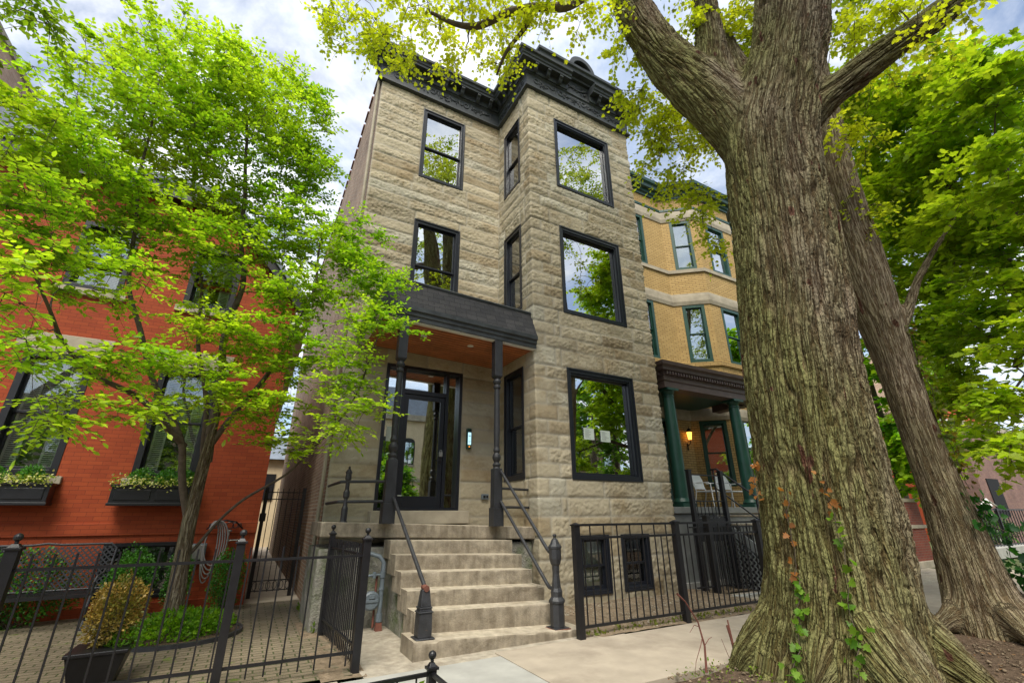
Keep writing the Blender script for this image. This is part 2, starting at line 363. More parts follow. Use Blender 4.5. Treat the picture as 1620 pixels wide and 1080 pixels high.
M['grey_paint'] = plain('grey porch paint', (0.20, 0.21, 0.20), 0.6, 0.15, 4, 0.15)
M['meter'] = plain('grey gas pipe paint', (0.13, 0.16, 0.18), 0.45, 0.2, 9, 0.2, 60, 0.004, 0.5)
M['rust'] = plain('rusty pipe', (0.16, 0.06, 0.04), 0.8, 0.3, 12, 0.5, 50, 0.006)
M['concrete'] = plain('worn sidewalk concrete', (0.385, 0.33, 0.255), 0.9, 0.14, 2.5, 0.35, 90, 0.006, 0.2, stain=((0.26, 0.215, 0.165), 1.1, 0.53, 0.75))
M['concrete_grey'] = plain('grey concrete', (0.36, 0.355, 0.32), 0.9, 0.14, 2.5, 0.35, 90, 0.006, 0.2)
M['dirt'] = plain('dry dirt', (0.235, 0.18, 0.12), 0.95, 0.35, 7, 0.9, 40, 0.03, 0.1, stain=((0.36, 0.29, 0.2), 14, 0.6, 0.68))
M['mulch'] = plain('mulch', (0.15, 0.105, 0.07), 0.95, 0.5, 14, 1.0, 38, 0.05, 0.1)
M['soil'] = plain('grass verge', (0.10, 0.12, 0.05), 0.95, 0.4, 3, 0.8, 30, 0.04, 0.1)
M['asphalt'] = plain('asphalt', (0.05, 0.05, 0.052), 0.9, 0.2, 3, 0.4, 90, 0.01, 0.3)
def barkmat():
    m, nt, p = newmat('furrowed bark'); p.inputs['Roughness'].default_value = .95; p.inputs['Specular IOR Level'].default_value = .12
    at = N(nt, 'ShaderNodeAttribute', attribute_name='Col'); bc = N(nt, 'ShaderNodeAttribute', attribute_name='bco')
    hs = []
    for sc_, st_, w_ in ((30.0, .07, .10), (70.0, .2, .15)):
        mp = N(nt, 'ShaderNodeMapping'); mp.inputs['Scale'].default_value = (sc_, sc_, sc_*st_); L(nt, bc.outputs['Vector'], mp.inputs[0])
        n = N(nt, 'ShaderNodeTexNoise', i_Scale=1.0, i_Detail=2.5, i_Roughness=.5, i_Distortion=.15); L(nt, mp.outputs[0], n.inputs['Vector'])
        s = N(nt, 'ShaderNodeMath', operation='SUBTRACT'); L(nt, n.outputs[0], s.inputs[0]); s.inputs[1].default_value = .5
        a = N(nt, 'ShaderNodeMath', operation='ABSOLUTE'); L(nt, s.outputs[0], a.inputs[0])
        mr = N(nt, 'ShaderNodeMapRange', interpolation_type='SMOOTHSTEP'); L(nt, a.outputs[0], mr.inputs[0]); mr.inputs[1].default_value = 0; mr.inputs[2].default_value = w_
        hs.append(mr.outputs[0])
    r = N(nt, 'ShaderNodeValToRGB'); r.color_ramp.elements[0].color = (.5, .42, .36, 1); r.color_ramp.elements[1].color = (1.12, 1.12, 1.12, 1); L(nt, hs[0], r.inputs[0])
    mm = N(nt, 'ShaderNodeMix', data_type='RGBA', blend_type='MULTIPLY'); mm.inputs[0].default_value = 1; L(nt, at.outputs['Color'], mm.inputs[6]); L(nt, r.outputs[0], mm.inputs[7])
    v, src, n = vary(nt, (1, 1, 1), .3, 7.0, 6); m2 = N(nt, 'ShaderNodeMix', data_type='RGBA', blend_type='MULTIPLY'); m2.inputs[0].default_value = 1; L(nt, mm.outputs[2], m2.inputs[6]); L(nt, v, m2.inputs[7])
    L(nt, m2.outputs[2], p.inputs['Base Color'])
    h = N(nt, 'ShaderNodeMath', operation='MULTIPLY_ADD'); L(nt, hs[1], h.inputs[0]); h.inputs[1].default_value = .45; L(nt, hs[0], h.inputs[2])
    b1 = bump(nt, p, h.outputs[0], 1.0, .03)
    n2 = N(nt, 'ShaderNodeTexNoise', i_Scale=90.0, i_Detail=5.0); L(nt, src, n2.inputs['Vector']); bump(nt, p, n2.outputs[0], .5, .006, b1)
    return m
M['bark'] = barkmat()
M['bark_thin'] = plain('dark branch bark', (0.115, 0.09, 0.066), 0.9, 0.35, 12, 0.6, 60, 0.01, 0.2)
M['leaf'] = leafmat('spring leaf')
M['leaf_dark'] = leafmat('boxwood leaf', 0.3, (1.1, 1.1, 0.5), 0.4)
M['twig_red'] = plain('reddish twig', (0.14, 0.05, 0.035), 0.8, 0.3, 20, 0.3)
M['plastic_white'] = plain('white metal chair', (0.72, 0.74, 0.74), 0.35, 0.04, 3, 0, spec=0.5)
M['hose'] = plain('grey rubber hose', (0.22, 0.21, 0.20), 0.5, 0.1, 9, 0.0)
M['beige'] = plain('beige painted stucco', (0.62, 0.50, 0.32), 0.85, 0.08, 3, 0.2)
M['slate'] = plain('blue grey slate', (0.17, 0.20, 0.24), 0.6, 0.2, 3, 0.3, 20, 0.01)
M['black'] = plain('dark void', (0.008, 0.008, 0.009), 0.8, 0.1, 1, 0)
M['flower'] = plain('pale yellow petals', (0.75, 0.72, 0.25), 0.7, 0.1, 9, 0)
# ================================================================== GROUND
rng = np.random.default_rng(7); random.seed(7)
def struct(o, label=None): o['kind'] = 'structure'; return o
def sheet(name, x0, x1, y0, y1, z, mat, step=None, amp=0.0, fr=1.5, seed=1, falloff=None):
    if step is None:
        m = MB(); m.box(x0, x1, y0, y1, z-0.06, z); return struct(m.build(name, mat))
    nx, ny = int((x1-x0)/step)+2, int((y1-y0)/step)+2
    X, Y = np.meshgrid(np.linspace(x0, x1, nx), np.linspace(y0, y1, ny), indexing='ij')
    Z = z+amp*fbm(X*fr, Y*fr, X*0, 5, seed)
    if falloff is not None: Z = Z+falloff(X, Y)
    v = np.stack([X, Y, Z], -1).reshape(-1, 3); i = np.arange(nx*ny).reshape(nx, ny)
    f = np.stack([i[:-1, :-1], i[1:, :-1], i[1:, 1:], i[:-1, 1:]], -1).reshape(-1, 4)
    return struct(fastmesh(name, v, f, mat, smooth=True, uv=v[:, :2]))
g = MB(); g.box(-300, 300, -300, 300, -0.5, -0.12); struct(g.build('ground', M['soil']))
sheet('street', -120, 200, -12.5, -1.2, -0.05, M['asphalt'])
kb = MB(); kb.box(-120, 200, -1.35, -1.2, -0.11, 0.08); struct(kb.build('kerb', M['concrete_grey']))
kb = MB(); kb.box(-120, 200, -12.65, -12.5, -0.11, 0.08); struct(kb.build('kerb_far', M['concrete_grey']))
sheet('far_sidewalk', -60, 80, -17.5, -12.66, 0.02, M['concrete'])
sheet('parkway_dirt', -12, 40, -1.2, 3.97, -0.02, M['mulch'], 0.05, 0.05, 1.6, 3,
      lambda X, Y: 0.10*np.exp(-((X-5.5)**2+(Y-3.0)**2)/1.3)+0.06*np.exp(-((X-8.8)**2+(Y-2.9)**2)/1.0)-0.05*np.clip((Y-3.75)/0.2, 0, 1))
# sidewalk: slabs with joints
sl = MB(); edges = [-12, -8, -4.4, -2.6, -0.8, 1.05, 2.82, 4.75, 6.35, 7.9, 9.5, 11.1, 12.7, 14.3, 15.9, 17.5, 19.5, 24, 30, 40]
for i in range(len(edges)-1):
    if i < 5 or i > 6: sl.box(edges[i]+0.005, edges[i+1]-0.005, 3.93, 5.46, -0.11, 0.0)
    elif i == 6: sl.box(edges[i]+0.005, edges[i+1]-0.005, 3.93, 5.56, -0.11, 0.004)
struct(sl.build('sidewalk', M['concrete'], bevel=0.006))
s2 = MB(); s2.box(1.055, 2.815, 3.93, 5.40, -0.11, 0.002); struct(s2.build('sidewalk_patch', M['concrete_grey'], bevel=0.006))
ap = MB(); ap.box(1.3, 2.4, 5.405, 7.9, -0.10, -0.012); ap.box(2.4, 4.2, 5.405, 5.9, -0.10, -0.012); ap.box(6.9, 18, 5.47, 7.0, -0.1, -0.03)
struct(ap.build('apron_concrete', M['apron']))
sheet('courtyard_pavers', -9, 1.22, 5.6, 10.72, 0.0, M['paver'], 0.08, 0.012, 1.2, 5)
sheet('gangway_path', 0.2, 1.2, 10.7, 40, -0.005, M['concrete'])
sheet('yard_dirt', 4.2, 8.6, 5.46, 7.6, 0.0, M['dirt'], 0.035, 0.05, 2.2, 9, lambda X, Y: -0.03*np.clip((5.6-Y)/0.14, 0, 1)+0.02)
sheet('yard_dirt_side', 0.9, 1.35, 5.5, 9.1, 0.0, M['dirt'], 0.04, 0.03, 3.0, 12)
sheet('neighbour_yard', 8.15, 16, 7.0, 9.4, -0.02, M['dirt'], 0.06, 0.03, 2.0, 10)
m = MB(); m.box(8.2, 10.6, 7.62, 7.74, -0.1, 0.13); m.box(8.5, 13, 6.52, 6.64, -0.1, 0.02); struct(m.build('yard_kerb', M['concrete_grey'], bevel=0.01))
# loose pebbles and litter of the dirt yard
def scatter_stones(name, n, x0, x1, y0, y1, z, smin, smax, mat, seed):
    r = np.random.default_rng(seed)
    P = np.stack([r.uniform(x0, x1, n), r.uniform(y0, y1, n), np.full(n, z)], -1); s = r.uniform(smin, smax, n)
    oc = np.array([(1,0,0),(0,1,0),(-1,0,0),(0,-1,0),(0,0,.6),(0,0,-.6)], float); tri = np.array([(0,1,4),(1,2,4),(2,3,4),(3,0,4),(1,0,5),(2,1,5),(3,2,5),(0,3,5)])
    V = P[:, None, :]+oc[None]*s[:, None, None]*r.uniform(.6, 1.3, (n, 6, 1)); F = tri[None]+np.arange(n)[:, None, None]*6
    o = fastmesh(name, V.reshape(-1, 3), F.reshape(-1, 3), mat); return tag(o, kind='stuff')
scatter_stones('pebbles', 1600, 4.2, 8.6, 5.5, 7.4, 0.02, 0.006, 0.02, M['stone_smooth'], 4)
scatter_stones('wood_chips', 1800, 3.6, 10, 1.5, 3.9, 0.02, 0.008, 0.028, M['dirt'], 5)

# ================================================================== STONE HOUSE
house = thing('stone_townhouse', 'three storey rock faced grey limestone townhouse with charcoal cornice and projecting window bay', 'townhouse', (4.7, 9.1, 0))
X0, X1, X2, Y0, Y1, ZT = 1.17, 4.67, 8.13, 9.10, 7.45, 12.28
SB = [0, X1-X0, X1-X0+Y0-Y1, X1-X0+Y0-Y1+X2-X1, X1-X0+Y0-Y1+X2-X1+2.2]
def plan(s):
    s = np.asarray(s, float)
    x = np.where(s <= SB[1], X0+s, np.where(s <= SB[2], X1, np.where(s <= SB[3], X1+(s-SB[2]), X2)))
    y = np.where(s <= SB[1], Y0, np.where(s <= SB[2], Y0-(s-SB[1]), np.where(s <= SB[3], Y1, Y1+(s-SB[3]))))
    return x, y
WIN = [(2.36-X0, 3.54-X0, 9.60, 11.87), (2.36-X0, 3.52-X0, 6.0, 8.26), (2.04-X0, 3.76-X0, 1.60, 4.52)]
sS = lambda y: SB[1]+(Y0-y)
for za, zb in ((9.48, 11.62), (5.9, 8.15), (2.18, 4.47)): WIN.append((sS(8.75), sS(7.93), za, zb))
sF = lambda x: SB[2]+(x-X1)
for xa, xb, za, zb in ((5.48, 7.32, 9.32, 11.56), (5.48, 7.32, 5.78, 8.08), (5.48, 7.31, 2.17, 4.44), (5.55, 6.24, 0.15, 1.12), (6.58, 7.30, 0.15, 1.12)):
    WIN.append((sF(xa), sF(xb), za, zb))
rows = [-0.15, 0.36, 0.74, 1.12, 1.48, 1.82, 2.17]+list(2.17+np.cumsum([.27, .30, .26, .29, .31, .28, .28, .28]))+[4.86, 5.14, 5.42, 5.78]+list(5.78+np.cumsum([.30, .27, .29, .28, .30, .27, .29, .30]))+[8.52, 8.82, 9.06, 9.33]+list(9.33+np.cumsum([.28, .29, .27, .30, .26, .29, .28, .26]))+[11.94, ZT]
rows = sorted(set(round(r, 3) for r in rows))
def axis(lo, hi, fixed, step):
    pts = sorted(set([lo, hi]+[f for f in fixed if lo < f < hi])); out = []
    for a, b in zip(pts[:-1], pts[1:]):
        n = max(1, int(round((b-a)/step))); out += list(a+(b-a)*np.arange(n)/n)
    return np.array(out+[hi])
Sx = axis(0, SB[4], SB+[w[0] for w in WIN]+[w[1] for w in WIN], 0.027)
Zx = axis(-0.15, ZT, [w[2] for w in WIN]+[w[3] for w in WIN], 0.025)
S2, Z2 = np.meshgrid(Sx, Zx, indexing='ij')
disp = np.zeros_like(S2); tint = np.zeros(S2.shape+(3,))
rr = np.random.default_rng(21)
nz1 = fbm(S2*1.7, Z2*4.6, S2*0+3, 5, 31, 0.58); nz2 = fbm(S2*5, Z2*9, S2*0, 4, 77, 0.6)
dg = fbm((S2+Z2*0.6)*1.5, (Z2-S2*0.35)*7.0, S2*0+9, 4, 55, 0.55)
terr = dg*5.0; terr = (terr-np.floor(terr)); terr = np.where(terr < 0.8, terr/0.8, (1-terr)/0.2)
for ri in range(len(rows)-1):
    za, zb = rows[ri], rows[ri+1]
    fixed = [0, SB[1], SB[4]]; alt = 0.26 if ri % 2 else 0.52
    fixed += [SB[2]-(0.78-alt), SB[2]+alt, SB[3]-alt, SB[3]+(0.8-alt)]
    for a, b, c, d in WIN:
        if c < zb-0.05 and d > za+0.05: fixed += [a, b]
        elif abs(c-zb) < 0.4 or abs(d-za) < 0.4: fixed += [a-0.12-0.1*rr.random(), b+0.12+0.1*rr.random()]
    fixed = sorted(fixed); js = [fixed[0]]
    for f in fixed[1:]:
        if f-js[-1] < 0.13: continue
        L_ = f-js[-1]; n = max(1, int(round(L_/rr.uniform(0.8, 1.5)))); a0 = js[-1]
        for k in range(1, n): js.append(a0+L_*(k+rr.uniform(-.18, .18))/n)
        js.append(f)
    zi = (Z2[0] >= za-1e-6) & (Z2[0] <= zb+1e-6)
    for j in range(len(js)-1):
        si = (S2[:, 0] >= js[j]-1e-6) & (S2[:, 0] <= js[j+1]+1e-6); ix = np.ix_(si, zi)
        s_, z_ = S2[ix], Z2[ix]
        d = np.minimum(np.minimum(s_-js[j], js[j+1]-s_), np.minimum(z_-za, zb-z_)); d = np.clip(d, 0, 1)
        e = 1-np.exp(-d/0.028)
        A = rr.uniform(0.010, 0.028); R = rr.uniform(0.6, 1.5)
        if js[j] < SB[1]: A *= 0.75
        if za < 5.2 and js[j] < SB[2]: R *= 0.55; A *= 0.7
        tx = rr.uniform(-.5, .5); tz = rr.uniform(-1, 1)
        v = A+0.023*R*nz1[ix]+0.025*R*(terr[ix]-0.5)+0.005*nz2[ix]+0.02*tz*(z_-0.5*(za+zb))/(zb-za)+0.012*tx*(s_-js[j])/(js[j+1]-js[j])
        disp[ix] = e*np.maximum(v, -0.014)-0.009*np.exp(-(d/0.009)**2)
        base = np.array([0.455, 0.395, 0.28])*(1+rr.normal(0, 0.055)); q = rr.random()
        if q < 0.13: base = np.array([0.48, 0.445, 0.345])*(1+rr.normal(0, 0.05))
        elif q < 0.30: base = np.array([0.385, 0.315, 0.205])*(1+rr.normal(0, 0.06))
        t_ = np.clip(e*1.25, 0, 1)[..., None]
        tint[ix] = base*t_+np.array([0.40, 0.37, 0.30])*(1-t_)
fade = np.ones_like(S2); hole = np.zeros((len(Sx)-1, len(Zx)-1), bool)
sc, zc = 0.5*(Sx[1:]+Sx[:-1]), 0.5*(Zx[1:]+Zx[:-1])
for a, b, c, d in WIN:
    dx = np.maximum(np.maximum(a-S2, S2-b), 0); dz = np.maximum(np.maximum(c-Z2, Z2-d), 0)
    fade = np.minimum(fade, np.clip(np.hypot(dx, dz)/0.045, 0, 1))
    hole |= ((sc > a) & (sc < b))[:, None] & ((zc > c) & (zc < d))[None]
disp *= fade
grime = fbm(S2*0.5, Z2*0.35, S2*0+5, 5, 91); tint *= (1+0.16*grime)[..., None]
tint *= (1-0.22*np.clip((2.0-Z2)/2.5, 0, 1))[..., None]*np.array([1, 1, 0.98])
bx, by = plan(Sx); e_ = 0.035
xa, ya = plan(np.clip(Sx-e_, 0, SB[4])); xb, yb = plan(np.clip(Sx+e_, 0, SB[4]))
tx, ty = xb-xa, yb-ya; ln = np.hypot(tx, ty); nx_, ny_ = ty/ln, -tx/ln
VX = bx[:, None]+nx_[:, None]*disp; VY = by[:, None]+ny_[:, None]*disp
V = np.stack([VX, VY, Z2], -1).reshape(-1, 3); I = np.arange(S2.size).reshape(S2.shape)
F = np.stack([I[:-1, :-1], I[1:, :-1], I[1:, 1:], I[:-1, 1:]], -1)[~hole]
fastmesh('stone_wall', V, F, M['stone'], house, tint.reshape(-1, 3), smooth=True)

def face_T(s0):
    """local (u, depth inward, z) on the wall plane starting at path position s0."""
    seg = [i for i in range(4) if SB[i] <= s0+1e-6 < SB[i+1]][0]
    x, y = [float(q) for q in plan(s0)]
    U = [(1, 0), (0, -1), (1, 0), (0, 1)][seg]; Nn = [(0, 1), (1, 0), (0, 1), (-1, 0)][seg]
    return lambda u, d, z: (x+U[0]*u+Nn[0]*d, y+U[1]*u+Nn[1]*d, z)
def ring(m, u0, u1, z0, z1, t, d0, d1, tb=None):
    tb = tb or t
    m.box(u0, u0+t, d0, d1, z0, z1); m.box(u1-t, u1, d0, d1, z0, z1)
    m.box(u0+t, u1-t, d0, d1, z0, z0+tb); m.box(u0+t, u1-t, d0, d1, z1-t, z1)
def room(m, u0, u1, z0, z1, d0, dep):
    m.add([(u0,d0,z0),(u1,d0,z0),(u1,d0,z1),(u0,d0,z1),(u0-.1,d0+dep,z0-.1),(u1+.1,d0+dep,z0-.1),(u1+.1,d0+dep,z1+.1),(u0-.1,d0+dep,z1+.1)],
          [(0,1,5,4),(1,2,6,5),(2,3,7,6),(3,0,4,7),(4,5,6,7)])
def window(parent, T, w, h0, h1, kind, fm, gm, rm, rec=0.10, t=0.075, dep=1.1, label=None, mull=True, reveal=None, blind=None):
    m = MB(T); ring(m, 0, w, h0, h1, t, -0.012, rec+0.02); o = m.build('window', fm, parent, bevel=0.004)
    if label: o['label'] = label
    if kind == 'fixed':
        m = MB(T); ring(m, t-.004, w-t+.004, h0+t-.004, h1-t+.004, 0.05, rec-0.025, rec+0.03); m.build('sash', fm, o, bevel=0.003)
        m = MB(T); m.box(t+.03, w-t-.03, rec, rec+0.006, h0+t+.03, h1-t-.03); m.build('pane', gm, o)
    else:
        hm = h0+(h1-h0)*(0.47 if kind == 'hung' else 0.5)
        m = MB(T); ring(m, t-.004, w-t+.004, hm-.02, h1-t+.004, 0.042, rec-0.03, rec+0.005); m.build('sash', fm, o, bevel=0.003)
        m = MB(T); ring(m, t-.004, w-t+.004, h0+t-.004, hm+.02, 0.042, rec+0.008, rec+0.04, 0.06); m.build('sash', fm, o, bevel=0.003)
        m = MB(T); m.box(t+.02, w-t-.02, rec-.014, rec-.009, hm, h1-t-.02); m.build('pane', gm, o)
        m = MB(T); m.box(t+.02, w-t-.02, rec+.022, rec+.027, h0+t+.03, hm); m.build('pane', gm, o)
    m = MB(T); room(m, 0.01, w-0.01, h0+.01, h1-.01, rec+0.05, dep); m.build('interior', rm, o)
    if blind:
        m = MB(T); z = h1-t-0.02
        zb = h0+(h1-h0)*blind
        while z > zb: m.box(t+.04, w-t-.04, rec+0.07, rec+0.10, z-.022, z-.004); z -= 0.045
        m.build('blind', M['white'], o)
    return o
rv = MB()
for a, b, c, d in WIN:
    T = face_T(a+1e-4); w_ = b-a; q = 0.16
    for P in ([(0,0,c),(0,q,c),(0,q,d),(0,0,d)], [(w_,0,c),(w_,q,c),(w_,q,d),(w_,0,d)], [(0,0,d),(w_,0,d),(w_,q,d),(0,q,d)], [(0,0,c),(w_,0,c),(w_,q,c),(0,q,c)]):
        rv.add([T(*p) for p in P], [(0, 1, 2, 3)])
rv.build('window_reveal', M['stone_smooth'], house)
names = ['double hung sash window on the top floor', 'double hung sash window on the second floor', None, None, None, None, 'large single pane window on the top floor of the bay', 'large single pane window on the second floor of the bay', 'large single pane ground floor window with paper notices', 'small basement sash window', 'small basement sash window']
for i, (a, b, c, d) in enumerate(WIN):
    if i == 2: continue
    T = face_T(a+1e-4)
    kind = 'fixed' if i in (6, 7, 8) else 'hung'
    base = i >= 9
    o = window(house, T, b-a, c, d, kind, M['frame'], M['glass_dim'] if base else M['glass_dark'] if i in (3, 4, 5) else M['glass'], M['curtain'] if base or i in (3, 4, 5) else M['room'],
               rec=0.09 if kind == 'hung' else 0.11, t=0.085 if not base else 0.06, dep=(0.05 if base else 0.10) if base or i in (3,4,5) else 1.3, label=names[i])
    # thin outer casing moulding, proud of the stone
    m = MB(T); ring(m, -0.02, b-a+.02, c-.02, d+.02, 0.035, -0.03, -0.0125); m.build('casing', M['frame'], o, bevel=0.004)
    if kind == 'fixed':
        m = MB(T); m.box(b-a-.12, b-a-.085, 0.012, 0.075, c+.09, d-.09); m.box(.085, b-a-.12, 0.012, 0.075, d-.12, d-.085); m.build('stop', M['frame'], o)
# notices taped inside the ground floor window
T = face_T(WIN[8][0]+1e-4)
for (ua, ub, za, zb) in ((0.42, 0.69, 2.98, 3.22), (0.87, 1.13, 2.96, 3.20)):
    m = MB(T); m.box(ua, ub, 0.096, 0.099, za, zb); o = m.build('paper_notice', M['paper']); tag(o, 'small square white notice on the %s side of the ground floor bay window' % ('left' if ua < .5 else 'right'), 'notice', 'paper notices on the bay window')
    m = MB(T)
    for k in range(8):
        z = zb-0.03-k*0.024; m.box(ua+.03, ua+.03+random.uniform(.09, .2), 0.0945, 0.0955, z-.005, z)
    m.build('printed_text', M['ink'], o)
# door set: frame, transom, sidelights, door leaf
T = face_T(WIN[2][0]+1e-4); c, d = 1.60, 4.52; W_ = 1.72; rec = 0.12
m = MB(T); ring(m, 0, W_, c, d, 0.07, -0.01, rec+.04, 0.05)
m.box(0.36, 0.43, 0.02, rec+.03, c+.05, d-.07); m.box(1.345, 1.415, 0.02, rec+.03, c+.05, d-.07); m.box(0.43, 1.345, 0.02, rec+.03, 3.92, 4.01)
ent = m.build('door_frame', M['frame'], house, bevel=0.004)
m = MB(T); m.box(0.44, 1.335, rec, rec+.006, 4.02, d-.08); m.build('transom_pane', M['glass'], ent)
m = MB(T); m.box(0.075, 0.355, rec, rec+.006, c+.06, d-.08); m.build('sidelight_pane', M['glass'], ent)
m = MB(T); m.box(1.42, W_-.075, rec, rec+.006, c+.06, d-.08); m.build('sidelight_pane', M['glass'], ent)
m = MB(T); ring(m, 0.435, 1.34, c+.03, 3.915, 0.10, 0.05, 0.105, 0.24); dr = m.build('door', M['frame'], house, bevel=0.004)
m = MB(T); m.box(0.53, 1.245, 0.07, 0.078, c+.26, 3.82); m.build('door_pane', M['glass'], dr)
m = MB(T); m.box(1.255, 1.31, 0.035, 0.052, 2.50, 2.66); m.box(1.2, 1.31, -.02, 0.0, 2.575, 2.60); m.tube([(1.285, .05, 2.59), (1.285, -.01, 2.59)], .01); m.build('handle', M['iron'], dr)
m = MB(T); m.box(1.255, 1.325, 0.0, 0.045, 2.66, 2.75); m.tube([(1.27, .02, 2.75), (1.27, .02, 2.79), (1.31, .02, 2.79), (1.31, .02, 2.75)], .006); m.build('lock_box', M['steel'], dr, bevel=.004)
m = MB(T); m.box(0.43, 1.345, -0.005, 0.14, c+.002, c+.028); m.build('threshold', M['steel'], dr)
m = MB(T); m.box(0.455, 0.54, 0.044, 0.049, c+.27, c+.285); m.build('sticker', M['paper'], dr)
m = MB(T); m.box(0.14, 0.30, 0.112, 0.118, 2.92, 3.22); m.box(0.15, 0.31, 0.112, 0.118, 3.42, 3.62); m.build('posted_paper', M['paper'], ent)
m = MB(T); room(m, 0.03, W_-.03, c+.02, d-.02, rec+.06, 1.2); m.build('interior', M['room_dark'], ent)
m = MB(); m.box(1.95, 3.90, 8.86, 9.13, 1.36, 1.60); m.build('door_sill', M['stone_smooth'], house, bevel=0.012)
# intercom & outlet on the wall
ic = thing('intercom', 'green edged video intercom with lit blue screen right of the glass door', 'intercom', (3.93, 9.03, 3.06))
m = MB(); m.box(3.875, 3.985, 9.015, 9.09, 2.84, 3.28); m.build('housing', M['green'], ic, bevel=.02)
scr, nt_, p_ = newmat('lit intercom screen'); p_.inputs['Base Color'].default_value = (.1, .25, .35, 1); p_.inputs['Emission Color'].default_value = (.45, .75, .9, 1); p_.inputs['Emission Strength'].default_value = 0.75
m = MB(); m.box(3.895, 3.965, 9.008, 9.0145, 2.93, 3.19); m.build('screen', scr, ic)
m = MB(); m.box(3.90, 3.96, 9.005, 9.0145, 3.21, 3.235); m.build('camera_strip', M['iron'], ic)
m = MB(); m.box(3.91, 3.95, 9.002, 9.0075, 3.10, 3.13); m.box(3.905, 3.955, 9.002, 9.0075, 3.0, 3.01); m.box(3.905, 3.945, 9.002, 9.0075, 2.975, 2.985); m.box(3.905, 3.95, 9.002, 9.0075, 3.05, 3.06); m.build('symbol', M['paper'], ic)
om, nt_, p_ = newmat('orange light button'); p_.inputs['Base Color'].default_value = (.8, .25, .04, 1); p_.inputs['Emission Color'].default_value = (1, .35, .05, 1); p_.inputs['Emission Strength'].default_value = .5
m = MB(); m.box(3.915, 3.945, 9.006, 9.0145, 2.875, 2.90); m.build('button', om, ic)
ou = thing('wall_outlet', 'small grey weatherproof outlet low on the porch wall', 'outlet', (4.33, 9.05, 1.87))
m = MB(); m.box(4.26, 4.42, 9.03, 9.09, 1.82, 1.93); m.build('box', M['meter'], ou, bevel=.01)
m = MB(); m.box(4.29, 4.34, 9.022, 9.0295, 1.85, 1.90); m.box(4.36, 4.40, 9.022, 9.0295, 1.85, 1.90); m.build('cover', M['black'], ou)

# brick flank, back and roof of the stone house
m = MB(); m.box(X0-.005, X0+.25, Y0+.05, 26, -.15, 13.05); m.build('brick_side_wall', M['brown_brick'], house)
m = MB()
for k in range(28): m.box(X0-.05, X0+.3, 9.9+k*.58, 10.36+k*.58, 13.052, 13.11+0.02*(k % 2))
m.build('coping_tile', M['rust'], house, bevel=.02)
m = MB(); m.box(X0+.25, X2-.02, 25.7, 26, -.15, 12.3); m.box(X2-.3, X2-.02, 9.66, 25.7, -.15, 12.3); m.box(X0+.2, X2-.03, Y0+.1, 25.7, 12.0, 12.27); m.box(X1+.12, X2-.13, Y1+.12, Y0+.1, 12.0, 12.27)
m.build('rear_wall', M['brown_brick'], house)
m = MB(); m.tube([(1.10, 9.16, .1), (1.10, 9.16, 12.4)], .035, 8); m.build('corner_pipe', M['stone_smooth'], house)

# cornice: architrave, frieze, soffit with brackets, crown, raised pediment
pth = [(X0-.03, Y0+.3), (X0-.03, Y0-.02), (X1-.02, Y0-.02), (X1-.02, Y1-.02), (X2+.03, Y1-.02), (X2+.03, Y1+2.3)]
prof = [(-.18, 12.24), (0.0, 12.24), (0.09, 12.26), (0.09, 12.30), (0.06, 12.33), (0.06, 12.37), (0.035, 12.40), (0.035, 12.74), (0.07, 12.77), (0.07, 12.80), (0.02, 12.80), (-.18, 12.80)]
prof2 = [(-.18, 12.80), (0.10, 12.80), (0.12, 12.86), (0.12, 12.99), (0.30, 12.99), (0.31, 13.05), (0.335, 13.07), (0.35, 13.14), (0.40, 13.17), (0.41, 13.24), (-.18, 13.28)]
m = MB(); m.sweep(pth, prof); co = m.build('cornice', M['cornice'], house)
def crown(path): 
    m = MB(); m.sweep(path, prof2); return m.build('crown_moulding', M['cornice'], co)
crown([(X0-.03, Y0+.3), (X0-.03, Y0-.02), (X1-.02, Y0-.02), (X1-.02, Y1-.02), (5.93, Y1-.02)])
crown([(6.72, Y1-.02), (X2+.03, Y1-.02), (X2+.03, Y1+2.3)])
# stepped pediment
PE = [(5.2, Y1+.3), (5.2, Y1-.02), (7.55, Y1-.02), (7.55, Y1+.3)]
m = MB(); m.box(5.25, 7.5, Y1-.035, Y1+.3, 12.80, 13.38); m.build('pediment_panel', M['cornice'], co)
m = MB(); m.sweep(PE, [(0, 13.38), (0.10, 13.38), (0.12, 13.44), (0.26, 13.46), (0.28, 13.54), (0.33, 13.58), (0.34, 13.66), (0, 13.70)]); m.build('pediment_moulding', M['cornice'], co)
m = MB(); cxp, czp, rp = 6.38, 13.62, 0.46
arc = [(cxp+rp*math.cos(a), czp+rp*1.12*math.sin(a)) for a in np.linspace(0, math.pi, 25)]
arc2 = [(cxp+(rp-.13)*math.cos(a), czp+(rp-.13)*1.12*math.sin(a)) for a in np.linspace(math.pi, 0, 25)]
m.prism(arc, Y1-.16, Y1+.02)
m.build('pediment_arch', M['cornice'], co)
m = MB(); 
for k in range(24):
    q = [arc[k], arc[k+1], arc2[23-k], arc2[24-k]]; m.prism(q, Y1-.32, Y1-.162)
m.build('arch_rim', M['cornice'], co)
m = MB()
for a in np.linspace(0.25, math.pi-.25, 7):
    pts = [(cxp+r_*math.cos(a)*.30, Y1-.18, czp+.05+r_*math.sin(a)*.32) for r_ in (0.1, .4, .7, 1)]; m.tube(pts, [.02, .035, .035, .015], 6)
m.build('shell_ornament', M['cornice'], co)
